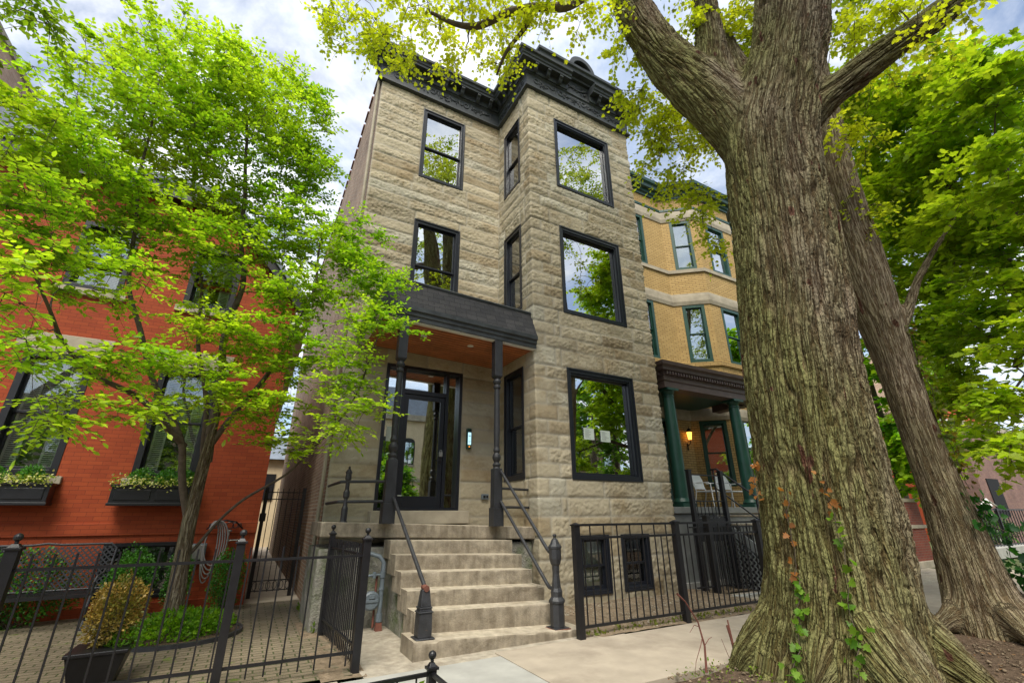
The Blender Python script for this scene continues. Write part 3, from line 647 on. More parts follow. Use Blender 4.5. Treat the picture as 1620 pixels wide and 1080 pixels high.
# brackets
def bracket(x, y, ax):
    m = MB(); s_ = .05
    prof_ = [(0, 12.78), (0, 12.985), (.17, 12.985), (.17, 12.93), (.12, 12.90), (.09, 12.84), (.05, 12.80)]
    if ax == 'f': m.prism([(y-.12+.0-o, z) for o, z in prof_], x-s_, x+s_, 'x')
    else: m.prism([(x-.12-o, z) for o, z in prof_], y-s_, y+s_, 'y')
    return m.build('bracket', M['cornice'], co, bevel=.008)
for x in (1.35, 1.85, 2.35, 2.85, 3.35, 3.85, 4.25): bracket(x, Y0-.02, 'f')
for y in (7.62, 8.0, 8.38, 8.72): bracket(X1-.02, y, 's')
for x in (4.82, 5.22, 5.62, 7.0, 7.4, 7.8, 8.05): bracket(x, Y1-.02, 'f')
# swags, wreaths and leaf sprays on the frieze
def swag(m, T, u0, u1, z, drop):
    pts = [T(u0+(u1-u0)*t, 0, z-drop*4*t*(1-t)) for t in np.linspace(0, 1, 11)]; m.tube(pts, [.012+.016*math.sin(math.pi*t) for t in np.linspace(0, 1, 11)], 6)
def wreath(m, T, u, z, r_):
    m.tube([T(u+r_*math.cos(a), 0, z+r_*math.sin(a)) for a in np.linspace(0, 2*math.pi, 17)], .018, 6, False)
def sprays(m, T, u0, u1, z, n):
    for k in range(n):
        u = u0+(u1-u0)*random.random(); zz = z+random.uniform(-.08, .09); a = random.uniform(0, 6.28); l = random.uniform(.03, .06)
        m.tube([T(u, 0, zz), T(u+l*math.cos(a), -.012, zz+l*math.sin(a)), T(u+1.7*l*math.cos(a+.5), 0, zz+1.7*l*math.sin(a+.5))], [.008, .013, .005], 4)
TF = lambda x0, y0: (lambda u, d, z: (x0+u, y0+d, z))
TSd = lambda u, d, z: (X1-.02-.04+d, Y1-.02+u, z)
for T, u0, u1, n in ((TF(0, Y0-.06), 1.4, 4.4, 3), (TF(0, Y1-.06), 4.8, 8.0, 4), (TSd, .1, 1.5, 2)):
    st = (u1-u0)/n; m = MB()
    for k in range(n):
        a = u0+k*st; wreath(m, T, a+st*.14, 12.58, .075)
        swag(m, T, a+st*.3, a+st*.62, 12.68, .10); swag(m, T, a+st*.62, a+st*.94, 12.68, .10)
        for q in (.3, .62, .94): m.tube([T(a+st*q, 0, 12.69), T(a+st*q-.015, 0, 12.60), T(a+st*q, 0, 12.48)], [.02, .016, .004], 5)
        sprays(m, T, a+st*.25, a+st*.98, 12.56, 26)
    m.build('garland_relief', M['cornice'], co, smooth=True)
m = MB(); swag(m, TF(0, Y1-.05), 5.9, 6.75, 13.2, .12); sprays(m, TF(0, Y1-.05), 5.9, 6.8, 13.1, 30)
m.build('garland_relief', M['cornice'], co, smooth=True)

# ------------------------------------------------------------------ porch (settled: falls to the right)
tl = lambda x, y, z: (x, y, z-(x-2.9)*0.034)
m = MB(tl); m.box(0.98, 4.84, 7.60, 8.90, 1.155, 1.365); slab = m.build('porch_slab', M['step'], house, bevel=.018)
m = MB(); m.box(1.0, 4.66, 7.68, 9.0, -.15, 1.06); m.build('porch_foundation', M['found'], house, bevel=.03)
st = thing('stone_steps', 'seven worn sandstone steps rising from the sidewalk to the porch', 'steps', (2.95, 5.75, 0))
tops = [(5.72, 1.88, 4.30, .18, .065), (6.10, 1.99, 4.10, .41, .33), (6.41, 1.98, 4.08, .60, .52), (6.71, 1.97, 4.05, .79, .715), (7.01, 1.96, 4.04, .985, .91), (7.31, 1.95, 4.03, 1.165, 1.11)]
def ragged_block(name, x0, x1, y0, y1, zb, zl, zr, mat, parent, seed):
    """a sawn stone tread with a chipped nosing and uneven face"""
    nx_, prof_n = int((x1-x0)/.035)+2, []
    P = [(y1, zb), (y0+.01, zb), (y0, zb+.02)]+[(y0, zb+.02+(1-.02)*t) for t in (0.2, .4, .6, .8)]
    xs = np.linspace(x0, x1, nx_); rs = []
    hh = lambda x: zl+(zr-zl)*(x-x0)/(x1-x0)
    cols = []
    for i, x in enumerate(xs):
        H = hh(x); q = [(y1, zb)]
        for t in (0, .15, .3, .45, .6, .75, .88): q.append((y0+.012*float(fbm(np.array(x*4.0), np.array(t*3+seed), np.array(0.), 3, seed)), zb+(H-zb)*t))
        ch = max(0.0, float(vnoise(np.array(x*7.), np.array(seed*3.), np.array(0.), seed)))*.014+.006
        q += [(y0+ch*.4, H-ch), (y0+ch, H-.002), (y0+.04, H+.0015*math.sin(x*9)), (y0+.16, H-.004), (y1, H)]
        cols.append(q)
    k = len(cols[0]); V = np.array([[(xs[i], a, b) for a, b in cols[i]] for i in range(nx_)]).reshape(-1, 3); I = np.arange(nx_*k).reshape(nx_, k)
    F = np.stack([I[:-1, :-1], I[:-1, 1:], I[1:, 1:], I[1:, :-1]], -1).reshape(-1, 4)
    me = D.meshes.new(name); me.from_pydata(V.tolist(), [], F.tolist()+[tuple(I[0, ::-1].tolist()), tuple(I[-1].tolist())])
    for p_ in me.polygons[:-2]: p_.use_smooth = True
    o = link(name, me, parent, mat); me.set_sharp_from_angle(angle=rad(38)); return o
for i, (y, xa, xb, zl, zr) in enumerate(tops):
    zb = (-.08 if i == 0 else tops[i-1][4]-.0); zb = min(zb, zl-.15)
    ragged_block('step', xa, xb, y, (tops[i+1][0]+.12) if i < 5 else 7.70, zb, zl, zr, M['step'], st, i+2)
m = MB(); m.prism([(6.05, -.1), (6.25, .02), (6.75, .32), (7.1, .58), (7.5, .88), (7.68, .88), (7.68, -.1)], 2.06, 4.0, 'x'); m.build('stair_side', M['found'], st)
# rails and cast newels
def newel(name, x, y, z0, H, label):
    t_ = thing(name, label, 'newel post', (x, y, z0)); s_ = H/1.08; o8 = math.pi/8
    m = MB(); m.taper(x, y, z0-.012, z0+.008, .115, .115, .115, .115)
    m.lathe(x, y, [(.10, z0+.008), (.10, z0+.27*s_), (.115, z0+.275*s_), (.115, z0+.30*s_), (.08, z0+.34*s_), (.083, z0+.40*s_), (.065, z0+.44*s_), (.048, z0+.60*s_), (.055, z0+.70*s_), (.07, z0+.72*s_), (.088, z0+.78*s_), (.088, z0+.90*s_), (.098, z0+.905*s_), (.098, z0+.93*s_), (.07, z0+.96*s_), (.045, z0+1.01*s_), (.02, z0+1.03*s_), (.02, z0+1.04*s_), (.03, z0+1.055*s_), (.026, z0+1.075*s_), (.005, z0+1.08*s_)], 8, o8)
    m.build('casting', M['old_iron'], t_, bevel=.004)
    m = MB(); m.taper(x, y, z0-.014, z0-.002, .135, .125, .13, .12); m.build('rusty_foot', M['rust'], t_); return t_
newel('cast_newel_post', 3.93, 5.86, .09, 1.16, 'tall ornate cast iron newel post with finial right of the bottom step')
lt = thing('broken_newel_post', 'short broken cast iron newel stump left of the bottom step', 'newel post', (2.03, 5.86, .18))
m = MB(); m.taper(2.03, 5.86, .175, .19, .115, .115, .11, .11); m.taper(2.03, 5.86, .19, .44, .082, .082, .078, .078); m.taper(2.03, 5.86, .44, .455, .09, .09, .088, .088); m.taper(2.03, 5.86, .455, .48, .075, .075, .07, .07); m.taper(2.03, 5.86, .48, .50, .078, .078, .078, .078); m.taper(2.03, 5.86, .50, .68, .066, .066, .045, .045); m.build('casting', M['old_iron'], lt, bevel=.006)
m = MB(); m.tube([(2.03, 5.93, .70), (2.03, 5.80, .69)], .035, 12); m.build('rusty_collar', M['rust'], lt)
pn = thing('porch_newel', 'small cast iron post at the open left corner of the porch', 'newel post', (1.31, 7.78, 1.4))
m = MB(); x, y, z0 = 1.31, 7.78, 1.40; m.lathe(x, y, [(.07, z0), (.07, z0+.02), (.05, z0+.04), (.05, z0+.22), (.035, z0+.26), (.03, z0+.36), (.05, z0+.39), (.05, z0+.46), (.032, z0+.5), (.032, z0+.62), (.05, z0+.66), (.045, z0+.74), (.055, z0+.76), (.03, z0+.80), (.015, z0+.82), (.02, z0+.84), (.004, z0+.86)], 8); m.build('casting', M['old_iron'], pn, bevel=.003)
PX = [(1.90, 7.46), (3.80, 7.46)]     # porch columns
hr = thing('stair_handrail', 'single sloping pipe handrail on the left of the steps', 'handrail', (1.97, 6.6, .7))
m = MB(); m.tube([(1.95, 7.36, 1.77), (2.03, 5.88, .70)], .026, 10); m.build('pipe', M['old_iron'], hr, smooth=True)
hr = thing('double_handrail', 'pair of sloping pipe handrails running to the tall newel on the right', 'handrail', (3.9, 6.6, .9))
m = MB(); m.tube([(3.84, 7.36, 2.24), (3.92, 6.06, 1.05), (3.92, 6.0, 1.01), (3.93, 5.9, 1.0)], .026, 10); m.build('pipe', M['old_iron'], hr, smooth=True)
m = MB(); m.tube([(3.84, 7.36, 1.73), (3.92, 6.08, .59), (3.92, 6.02, .55), (3.93, 5.9, .54)], .026, 10); m.build('pipe', M['old_iron'], hr, smooth=True)
hr = thing('porch_side_rail', 'two short level pipe rails closing the left end of the porch', 'handrail', (1.5, 7.6, 1.8))
for z in (1.72, 2.02):
    m = MB(); m.tube([(1.85, 7.5, z), (1.31, 7.78, z), (1.22, 7.84, z), (1.20, 9.06, z)], .024, 10); m.build('pipe', M['old_iron'], hr, smooth=True)
hr = thing('porch_end_rail', 'two short level pipe rails between the right porch column and the bay wall', 'handrail', (4.2, 7.6, 1.8))
for z in (1.64, 1.96):
    m = MB(); m.tube([(3.86, 7.52, z), (4.66, 7.80, z)], .024, 10); m.build('pipe', M['old_iron'], hr, smooth=True)
def column(x, y, z0, z1):
    m = MB(); m.taper(x, y, z0, z0+.30, .098, .098, .098, .098); m.taper(x, y, z0+.30, z0+.96, .082, .082, .078, .078)
    h = z1-z0
    m.lathe(x, y, [(.07, z0+.96), (.06, z0+.99), (.075, z0+1.02), (.075, z0+1.04), (.045, z0+1.07), (.07, z0+1.12), (.078, z0+1.16), (.07, z0+1.20), (.045, z0+1.24), (.06, z0+1.27), (.06, z0+1.29), (.05, z0+1.34), (.058, z0+1.6), (.05, z1-1.02), (.07, z1-.99), (.07, z1-.96), (.052, z1-.93), (.075, z1-.89), (.08, z1-.86), (.06, z1-.82), (.06, z1-.80)], 18)
    m.taper(x, y, z1-.80, z1-.76, .06, .06, .082, .082); m.taper(x, y, z1-.76, z1, .082, .082, .082, .082)
    return m.build('porch_column', M['post_paint'], house, bevel=.006)
column(PX[0][0], PX[0][1], 1.395, 4.84); column(PX[1][0], PX[1][1], 1.33, 4.78)
# porch roof
m = MB(tl); RX0, RX1, RY0 = 1.42, 4.665, 7.40
m.box(RX0+.05, RX1, RY0+.06, 9.08, 4.80, 4.84); so_ = m.build('soffit', M['wood'], house)
m = MB(tl)
for k in range(14): m.box(RX0+.06, RX1-.01, RY0+.10+k*.118, RY0+.105+k*.118, 4.795, 4.7995)
m.build('board_joint', M['black'], so_)
m = MB(tl); m.sweep([(RX0, 9.08), (RX0, RY0), (RX1, RY0)], [(0, 4.77), (-.10, 4.77), (-.10, 4.81), (0, 4.81)]); m.build('white_trim', M['white'], so_)
m = MB(tl); m.sweep([(RX0, 9.08), (RX0, RY0), (RX1, RY0)], [(0, 4.79), (.03, 4.79), (.035, 4.86), (.06, 4.88), (.065, 4.94), (.10, 4.96), (.105, 5.04), (0, 5.06)]); m.build('porch_fascia', M['cornice'], house)
m = MB(tl); m.sweep([(RX0, 9.08), (RX0, RY0), (RX1, RY0)], [(-.3, 5.0), (.09, 5.045), (.02, 5.2), (-.05, 5.38), (-.14, 5.62), (-.36, 5.64)]); rf = m.build('porch_roof', M['shingle'], house)
m = MB(tl); m.sweep([(RX0, 9.08), (RX0, RY0), (RX1, RY0)], [(-.40, 5.60), (-.13, 5.61), (-.11, 5.65), (-.15, 5.69), (-.40, 5.69)]); m.box(RX0+.3, RX1, RY0+.3, 9.08, 5.60, 5.64); m.build('roof_edge', M['cornice'], rf)
for x, y in ((2.45, 8.0), (3.45, 8.0)):
    m = MB(tl); m.lathe(x, y, [(.065, 4.792), (.065, 4.7995), (.05, 4.7995)], 20); m.build('downlight', M['white'], so_)

# gas meter
gm = thing('gas_meter', 'grey gas meter and riser pipes beside the stone steps', 'gas meter', (1.85, 7.5, 0))
m = MB(); m.tube([(1.72, 7.64, .98), (1.72, 7.50, .98), (1.84, 7.44, .94), (1.90, 7.42, .86), (1.90, 7.42, .06)], .032, 12); m.build('riser', M['meter'], gm, smooth=True)
m = MB(); m.lathe(0, 0, [(.001, -.05), (.10, -.05), (.125, -.03), (.125, .03), (.10, .05), (.001, .05)], 24); m.v = [(1.76+a, 7.42-c_, .37+b) for a, b, c_ in m.v]; m.build('meter_body', M['meter'], gm, bevel=.006)
m = MB(); m.box(1.67, 1.85, 7.358, 7.372, .352, .388); m.box(1.72, 1.80, 7.352, 7.366, .40, .45); m.build('index_plate', M['meter'], gm, bevel=.005)
m = MB(); m.tube([(1.86, 7.42, .37), (1.92, 7.42, .37)], .03, 10); m.tube([(1.90, 7.42, .70), (1.76, 7.42, .70), (1.66, 7.42, .69)], .018, 8); m.build('branch_pipe', M['meter'], gm)
for fx, fr_, fa, fb in ((1.78, .028, .66, .74), (1.90, .045, .10, .2), (1.90, .042, .66, .74), (1.90, .042, .5, .53)):
    m = MB(); m.lathe(fx, 7.42, [(fr_, fa), (fr_, fb)], 10); m.build('fitting', M['meter'], gm)
m = MB(); m.tube([(1.83, 7.47, .68), (1.83, 7.47, .02)], .016, 8); m.build('rusty_pipe', M['rust'], gm)
m = MB(); m.taper(1.9, 7.42, -.03, .09, .05, .05, .035, .035); m.build('rusty_base', M['rust'], gm)

# ================================================================== FENCES
def ballpost(m, x, y, h, r_=.04, z0=0):
    m.taper(x, y, z0-.03, z0+h-.14, r_, r_, r_, r_); m.taper(x, y, z0+h-.14, z0+h-.12, r_+.014, r_+.014, r_+.014, r_+.014); m.taper(x, y, z0+h-.12, z0+h-.09, r_, r_, r_*.5, r_*.5)
    m.lathe(x, y, [(.012, z0+h-.10), (.016, z0+h-.075)]+[(.034*math.cos(a), z0+h-.04+.034*math.sin(a)) for a in np.linspace(-1.2, 1.5, 9)], 14)
def fence(name, label, a, b, posts, rails, sp, ptop, mat, pr=.008, pbot=.06, group=None, capped=False, rr_=.013, postr=.04, ph=None, split=None):
    t_ = thing(name, label, 'fence', (a[0], a[1], 0), group)
    d = Vector((b[0]-a[0], b[1]-a[1])); Ln = d.length; d /= Ln
    for q, h, r_ in posts:
        m = MB(); x, y = a[0]+d.x*Ln*q, a[1]+d.y*Ln*q
        if capped: m.taper(x, y, -.03, h, r_, r_, r_, r_); m.taper(x, y, h, h+.02, r_+.012, r_+.012, r_+.012, r_+.012); m.taper(x, y, h+.02, h+.04, r_, r_, r_*.3, r_*.3)
        else: ballpost(m, x, y, h, r_)
        m.build('post', mat, t_, bevel=.003)
    for z in rails:
        m = MB(); m.tube([(a[0], a[1], z), (b[0], b[1], z)], rr_*1.4, 4); m.build('rail', mat, t_)
    m = MB(); n = int(Ln/sp)
    for k in range(1, n+1):
        q = k*sp
        if q > Ln-.03: break
        x, y = a[0]+d.x*q, a[1]+d.y*q
        tp = ptop if (split is None or k % 2 == 0) else split
        m.tube([(x, y, pbot+random.uniform(-.01, .01)), (x+random.uniform(-.003, .003), y, tp)], pr*1.3, 4)
    m.build('pickets', mat, t_); return t_
fence('iron_fence', 'black picket fence with ball topped posts in front of the red brick house', (-6.9, 5.98), (1.25, 5.70), [(1.0, 1.39, .042), (.846, 1.39, .04), (.636, 1.39, .045), (.42, 1.39, .04), (.2, 1.39, .04)], (1.09, .17), .152, 1.21, M['iron'])
fence('iron_fence', 'short dense return of iron pickets running from the corner post back to the porch', (1.25, 5.74), (1.14, 7.5), [(1.0, 1.40, .036)], (1.09, .2), .085, 1.21, M['iron'], pbot=.05)
fence('yard_fence', 'black square bar fence around the bare dirt yard below the bay', (4.06, 5.52), (9.1, 5.52), [(0.0, 1.36, .045), (.39, 1.38, .045), (.80, 1.38, .045)], (1.37, 1.20, .13), .125, 1.355, M['iron'], pbot=.12, capped=True, rr_=.016, split=1.19, pr=.008)
fence('side_yard_fence', 'black bar fence crossing behind the yard fence at the yellow house', (8.05, 7.0), (12.4, 6.75), [(.12, 1.45, .06)], (1.25, .14), .10, 1.24, M['iron'], capped=True, rr_=.014)
tg = thing('tree_guard', 'low black tree guard rail with ball topped post at the bottom edge', 'tree guard', (1.58, 4.28, 0))
m = MB(); ballpost(m, 1.58, 4.28, .44, .034); m.build('post', M['iron'], tg, bevel=.003)
m = MB(); m.tube([(1.56, 4.28, .27), (.2, 4.28, .25)], .02, 4); m.tube([(1.58, 4.26, .27), (1.58, 2.6, .27)], .02, 4); m.tube([(1.56, 4.28, .10), (.2, 4.28, .08)], .014, 4); m.build('rail', M['iron'], tg)
m = MB()
for k in range(8): m.tube([(1.45-k*.16, 4.28, -.02), (1.45-k*.16, 4.28, .26)], .009, 4)
m.build('pickets', M['iron'], tg)
ga = thing('gangway_gate', 'tall black iron gate closing the narrow gangway between the houses', 'gate', (.7, 11.4, 0))
m = MB()
for x in (.28, 1.02): m.taper(x, 11.4, 0, 2.1, .035, .035, .035, .035)
m.build('gate_post', M['iron'], ga)
m = MB()
for z in (2.0, 1.86, .30, .12): m.tube([(.28, 11.4, z), (1.02, 11.4, z)], .014, 4)
for k in range(6): m.tube([(.38+k*.108, 11.4, .1), (.38+k*.108, 11.4, 2.08)], .010, 4)
for k in range(6): m.tube([(.36+k*.12+.04*math.cos(a), 11.4, .21+.075*math.sin(a)) for a in np.linspace(0, 6.283, 13)], .007, 4, False)
m.build('gate_leaf', M['iron'], ga)
m = MB(); m.box(.22, .34, 11.33, 11.37, 1.42, 1.58); m.build('lock_box', M['iron'], ga)

# ================================================================== RED HOUSE
red = thing('red_brick_house', 'painted red brick house with dark sash windows behind the young tree', 'house', (-3.4, 10.7, 0))
YR = 10.7; RL, RR = -7.4, .20
RW = [(-3.95, -2.98, 2.17, 4.30), (-1.98, -1.0, 2.17, 4.30), (-6.0, -5.0, 2.17, 4.30), (-3.85, -2.95, 5.62, 7.1), (-1.95, -1.05, 5.62, 7.1), (-2.06, -.98, .22, 1.10), (-4.4, -3.1, .22, 1.10)]
def wall_with_holes(m, x0, x1, y0, y1, z0, z1, holes):
    xs = sorted(set([x0, x1]+[h[0] for h in holes]+[h[1] for h in holes])); zs = sorted(set([z0, z1]+[h[2] for h in holes]+[h[3] for h in holes]))
    for i in range(len(xs)-1):
        for j in range(len(zs)-1):
            cx_, cz_ = .5*(xs[i]+xs[i+1]), .5*(zs[j]+zs[j+1])
            if any(h[0] < cx_ < h[1] and h[2] < cz_ < h[3] for h in holes): continue
            m.add([(xs[i],y0,zs[j]),(xs[i+1],y0,zs[j]),(xs[i+1],y0,zs[j+1]),(xs[i],y0,zs[j+1])], [(0,1,2,3)])
    for a, b, c, d in holes:
        for P in ([(a,y0,c),(a,y1,c),(a,y1,d),(a,y0,d)], [(b,y0,c),(b,y1,c),(b,y1,d),(b,y0,d)], [(a,y0,d),(b,y0,d),(b,y1,d),(a,y1,d)], [(a,y0,c),(b,y0,c),(b,y1,c),(a,y1,c)]): m.add(P, [(0,1,2,3)])
m = MB(); wall_with_holes(m, RL, RR, YR, YR+.22, -.15, 6.2, [h for h in RW if h[3] < 5]+[(h[0], h[1], 5.62, 6.2) for h in RW if h[3] > 7])
apx, apz = -1.55, 8.25
hs = [(h[0], h[1], 6.2, 7.1) for h in RW if h[3] > 7]
xs = sorted([RL, RR]+[q for h in hs for q in h[:2]])
rk = lambda x: 6.2+(apz-6.2)*min(1.0, (RR-x)/(RR-apx))
xs = sorted(set(xs+[apx]))
for a, b in zip(xs[:-1], xs[1:]):
    zl = 7.1 if any(h[0] <= a and b <= h[1] for h in hs) else 6.2
    m.add([(a, YR, zl), (b, YR, zl), (b, YR, max(zl, rk(b))), (a, YR, max(zl, rk(a)))], [(0,1,2,3)])
m.box(RR-.25, RR, YR+.22, 24, -.15, 6.2); m.box(RL, RL+.25, YR+.22, 24, -.15, 6.2); m.box(RL, RR, 23.8, 24, -.15, 6.2)
m.build('brick_wall', M['red_brick'], red)
m = MB(); m.box(RL, RR+.004, YR-.035, YR-.001, 1.22, 1.42); m.box(RL, RR+.006, YR-.05, YR-.001, -.1, .16); m.build('water_table', M['red_brick'], red, bevel=.01)
m = MB(); xe = RR+.25; ze = rk(RR)-.28
m.add([(apx, YR-.3, apz+.05), (xe, YR-.3, ze), (xe, 24, ze), (apx, 24, apz+.05), (apx, YR-.3, apz+.2), (xe, YR-.3, ze+.15), (xe, 24, ze+.15), (apx, 24, apz+.2)], [(0,1,2,3),(4,5,6,7),(0,1,5,4),(1,2,6,5),(2,3,7,6),(3,0,4,7)])
m.box(RL, apx, YR-.3, 24, apz+.06, apz+.2); m.build('roof', M['slate'], red)
m = MB(); xe = RR+.2; ze = rk(RR)-.24
m.prism([(apx, apz-.25), (xe, ze-.25), (xe, ze+.03), (apx, apz+.04)], YR-.24, YR-.02); m.box(RL, apx, YR-.26, YR-.002, apz-.27, apz+.045)
m.build('bargeboard', M['iron'], red)
m = MB(); m.prism([(-6.4, apz+.2), (-4.9, apz+.2), (-5.2, apz+1.15), (-6.1, apz+1.15)], YR+.1, YR+2.4); m.build('slate_dormer', M['slate'], red)
m = MB(); m.box(RR-.02, RR+.3, YR-.24, 23.9, 5.72, 5.84); m.box(RR-.1, RR+.16, YR-.2, YR-.02, 5.5, 5.71); m.build('eave_trim', M['white'], red)
for i, (a, b, c, d) in enumerate(RW):
    T = (lambda x0: (lambda u, dd, z: (x0+u, YR+dd, z)))(a)
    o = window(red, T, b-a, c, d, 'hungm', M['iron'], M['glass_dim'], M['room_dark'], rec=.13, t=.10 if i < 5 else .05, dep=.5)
    if i < 5:
        m = MB(T)
        for (ua, ub) in ((.14, .34), (b-a-.34, b-a-.14)):
            ring(m, ua, ub, c+.1, d-.1, .03, .185, .20); z = c+.14
            while z < d-.14: m.box(ua+.03, ub-.03, .188, .205, z, z+.018); z += .035
        if i < 5:
            z = (c+d)/2+.05
            while z < d-.12: m.box(.35, b-a-.35, .19, .205, z, z+.016); z += .035
        m.build('shutter', M['white'], o)
        m = MB(T); m.box(-.10, b-a+.10, -.07, .10, c-.13, c-.001); m.build('sill', M['stone_smooth'], o, bevel=.008)
        if i < 3: m = MB(T); m.prism([(-.14, d+.001), (b-a+.14, d+.001), (b-a+.2, d+.36), (-.2, d+.36)], -.03, .0); m.build('lintel', M['stone_smooth'], o, bevel=.01)
    else:
        m = MB(T); m.box(0.0, b-a, -.02, .05, d-.06, d-.001); m.build('lintel', M['iron'], o)
for i, (a, b, lb) in enumerate(((-4.05, -2.9, 'black window box with boxwood balls and pale flowers under the left red house window'), (-2.12, -.93, 'black window box with pale yellow flowers behind the young tree trunk'))):
    wb = thing('window_box', lb, 'window box', (a, YR-.3, 1.7), 'window boxes on the red house')
    m = MB(); m.box(a, b, YR-.34, YR-.075, 1.74, 2.02); m.box(a-.02, b+.02, YR-.36, YR-.07, 2.0, 2.045); m.box(a-.015, b+.015, YR-.355, YR-.07, 1.70, 1.745)
    m.box(a+.06, (a+b)/2-.04, YR-.352, YR-.341, 1.79, 1.96); m.box((a+b)/2+.04, b-.06, YR-.352, YR-.341, 1.79, 1.96); m.build('planter', M['iron'], wb, bevel=.006)
    m = MB(); m.box(a+.02, b-.02, YR-.33, YR-.09, 2.046, 2.05); m.build('soil', M['mulch'], wb)
# ================================================================== FOLIAGE TOOLS
def norm(v): return v/np.maximum(np.linalg.norm(v, axis=-1, keepdims=True), 1e-9)
T_OVAL = (np.array([(0,0,0),(.22,.20,.03),(.6,.26,.05),(1.0,0,-.04),(.6,-.26,.05),(.22,-.20,.03),(.5,0,-.02)], float),
          np.array([(0,6,1),(1,6,2),(2,6,3),(3,6,4),(4,6,5),(5,6,0)]))
_ml = [(0,0),(.05,.20),(.02,.44),(.26,.34),(.42,.60),(.52,.28),(.72,.30),(1.0,0),(.72,-.30),(.52,-.28),(.42,-.60),(.26,-.34),(.02,-.44),(.05,-.20)]
T_MAPLE = (np.array([(.38,0,-.03)]+[(a,b,.05*abs(b)*3) for a,b in _ml], float), np.array([(0,i,i % 14+1) for i in range(1,15)]))
T_QUAD = (np.array([(0,0,0),(.45,.32,.05),(1,0,-.03),(.45,-.32,.05)], float), np.array([(0,1,2),(0,2,3)]))
def leaves(name, P, Dr, Nn, size, tmpl, cols, mat, parent=None, curl=0.0):
    Dr = norm(Dr); S = norm(np.cross(Nn, Dr)); Nn = np.cross(Dr, S); tv, tf = tmpl
    V = P[:, None]+(Dr[:, None]*tv[None, :, 0:1]+S[:, None]*tv[None, :, 1:2]+Nn[:, None]*tv[None, :, 2:3])*size[:, None, None]
    F = tf[None]+(np.arange(len(P))*len(tv))[:, None, None]
    C = np.repeat(cols, len(tv), axis=0)
    return fastmesh(name, V.reshape(-1, 3), F.reshape(-1, 3), mat, parent, C)
def leafcols(r, n, a, b, P=None, vs=0.18, clump=0.9):
    t = r.random(n)
    if P is not None: t = np.clip(.5+.5*fbm(P[:, 0]*clump, P[:, 1]*clump, P[:, 2]*clump, 3, 5)*1.9+r.normal(0, .17, n), 0, 1)
    c = np.array(a)[None]*(1-t[:, None])+np.array(b)[None]*t[:, None]
    return np.clip(c*(1+r.normal(0, vs, (n, 1))), 0.005, .9)
def blob_points(r, blobs, per, power=0.6):
    out = []
    tot = sum((b[3]*b[4]*b[5])**power for b in blobs)
    for b in blobs:
        n = max(2, int(per*(b[3]*b[4]*b[5])**power/tot))
        u = norm(r.normal(size=(n, 3)))*(r.random((n, 1))**.42); out.append(np.array(b[:3])+u*np.array(b[3:6]))
    return np.concatenate(out)
def grow(r, base, targets, maxr=.05, minr=.005, sag=.0, bias=0.25):
    """base: list of (points, radii); targets get joined one after another to the nearest wood."""
    nodes = []; nr = []; paths = []
    for pts, rd in base:
        pts = np.array(pts, float)
        for i in range(len(pts)-1):
            n = max(2, int(np.linalg.norm(pts[i+1]-pts[i])/.12))
            for k in range(n):
                t = k/n; nodes.append(pts[i]*(1-t)+pts[i+1]*t); nr.append(rd[i]*(1-t)+rd[i+1]*t)
        nodes.append(pts[-1]); nr.append(rd[-1])
    NA = np.array(nodes); RA = np.array(nr); root = NA[0]
    d0 = np.array([np.min(np.linalg.norm(NA-t, axis=1)) for t in targets]); order = np.argsort(d0); dirs = np.zeros((len(targets), 3))
    for i in order:
        t = targets[i]; d = np.linalg.norm(NA-t, axis=1)+bias*np.maximum(0, np.linalg.norm(NA-root, axis=1)-np.linalg.norm(t-root))
        j = int(np.argmin(d)); a = NA[j]; Ld = np.linalg.norm(t-a)
        if Ld < .05: dirs[i] = norm(t-root); continue
        n = max(3, int(Ld/.14)+1); q = np.linspace(0, 1, n+1)[:, None]
        off = r.normal(0, .07*Ld, 3); rad0 = min(maxr, RA[j]*.72, minr+.014*Ld**.9+.004); 
        P = a*(1-q)+t*q+off*np.sin(np.pi*q)+np.array([0, 0, -sag*Ld])*q*(1-q)*2+r.normal(0, .012, (n+1, 3))*np.sin(np.pi*q)
        R_ = rad0*(1-q[:, 0])+minr*q[:, 0]*.8; paths.append((P, R_)); NA = np.concatenate([NA, P[1:]]); RA = np.concatenate([RA, R_[1:]]); dirs[i] = norm(P[-1]-P[-2])
    return paths, dirs
def tubes_fast(name, paths, n, mat, parent, smooth=True, col=None):
    V = []; F = []; off = 0
    for P, R_ in paths:
        P = np.asarray(P, float); m = len(P); T = np.gradient(P, axis=0); T = norm(T)
        ref = np.array([.3, .2, .93]) if abs(T[0][2]) < .8 else np.array([.93, .3, .2])
        A = norm(np.cross(T, ref)); B = np.cross(T, A); a = np.arange(n)*2*np.pi/n
        V.append((P[:, None]+(A[:, None]*np.cos(a)[None, :, None]+B[:, None]*np.sin(a)[None, :, None])*np.asarray(R_)[:, None, None]).reshape(-1, 3))
        i = np.arange(m-1)[:, None]*n; k = np.arange(n)[None]; k2 = (k+1) % n
        F.append((np.stack([i+k, i+k2, i+n+k2, i+n+k], -1)+off).reshape(-1, 4)); off += m*n
    V = np.concatenate(V); F = np.concatenate(F)
    return fastmesh(name, V, F, mat, parent, None if col is None else np.tile(col, (len(V), 1)), smooth)
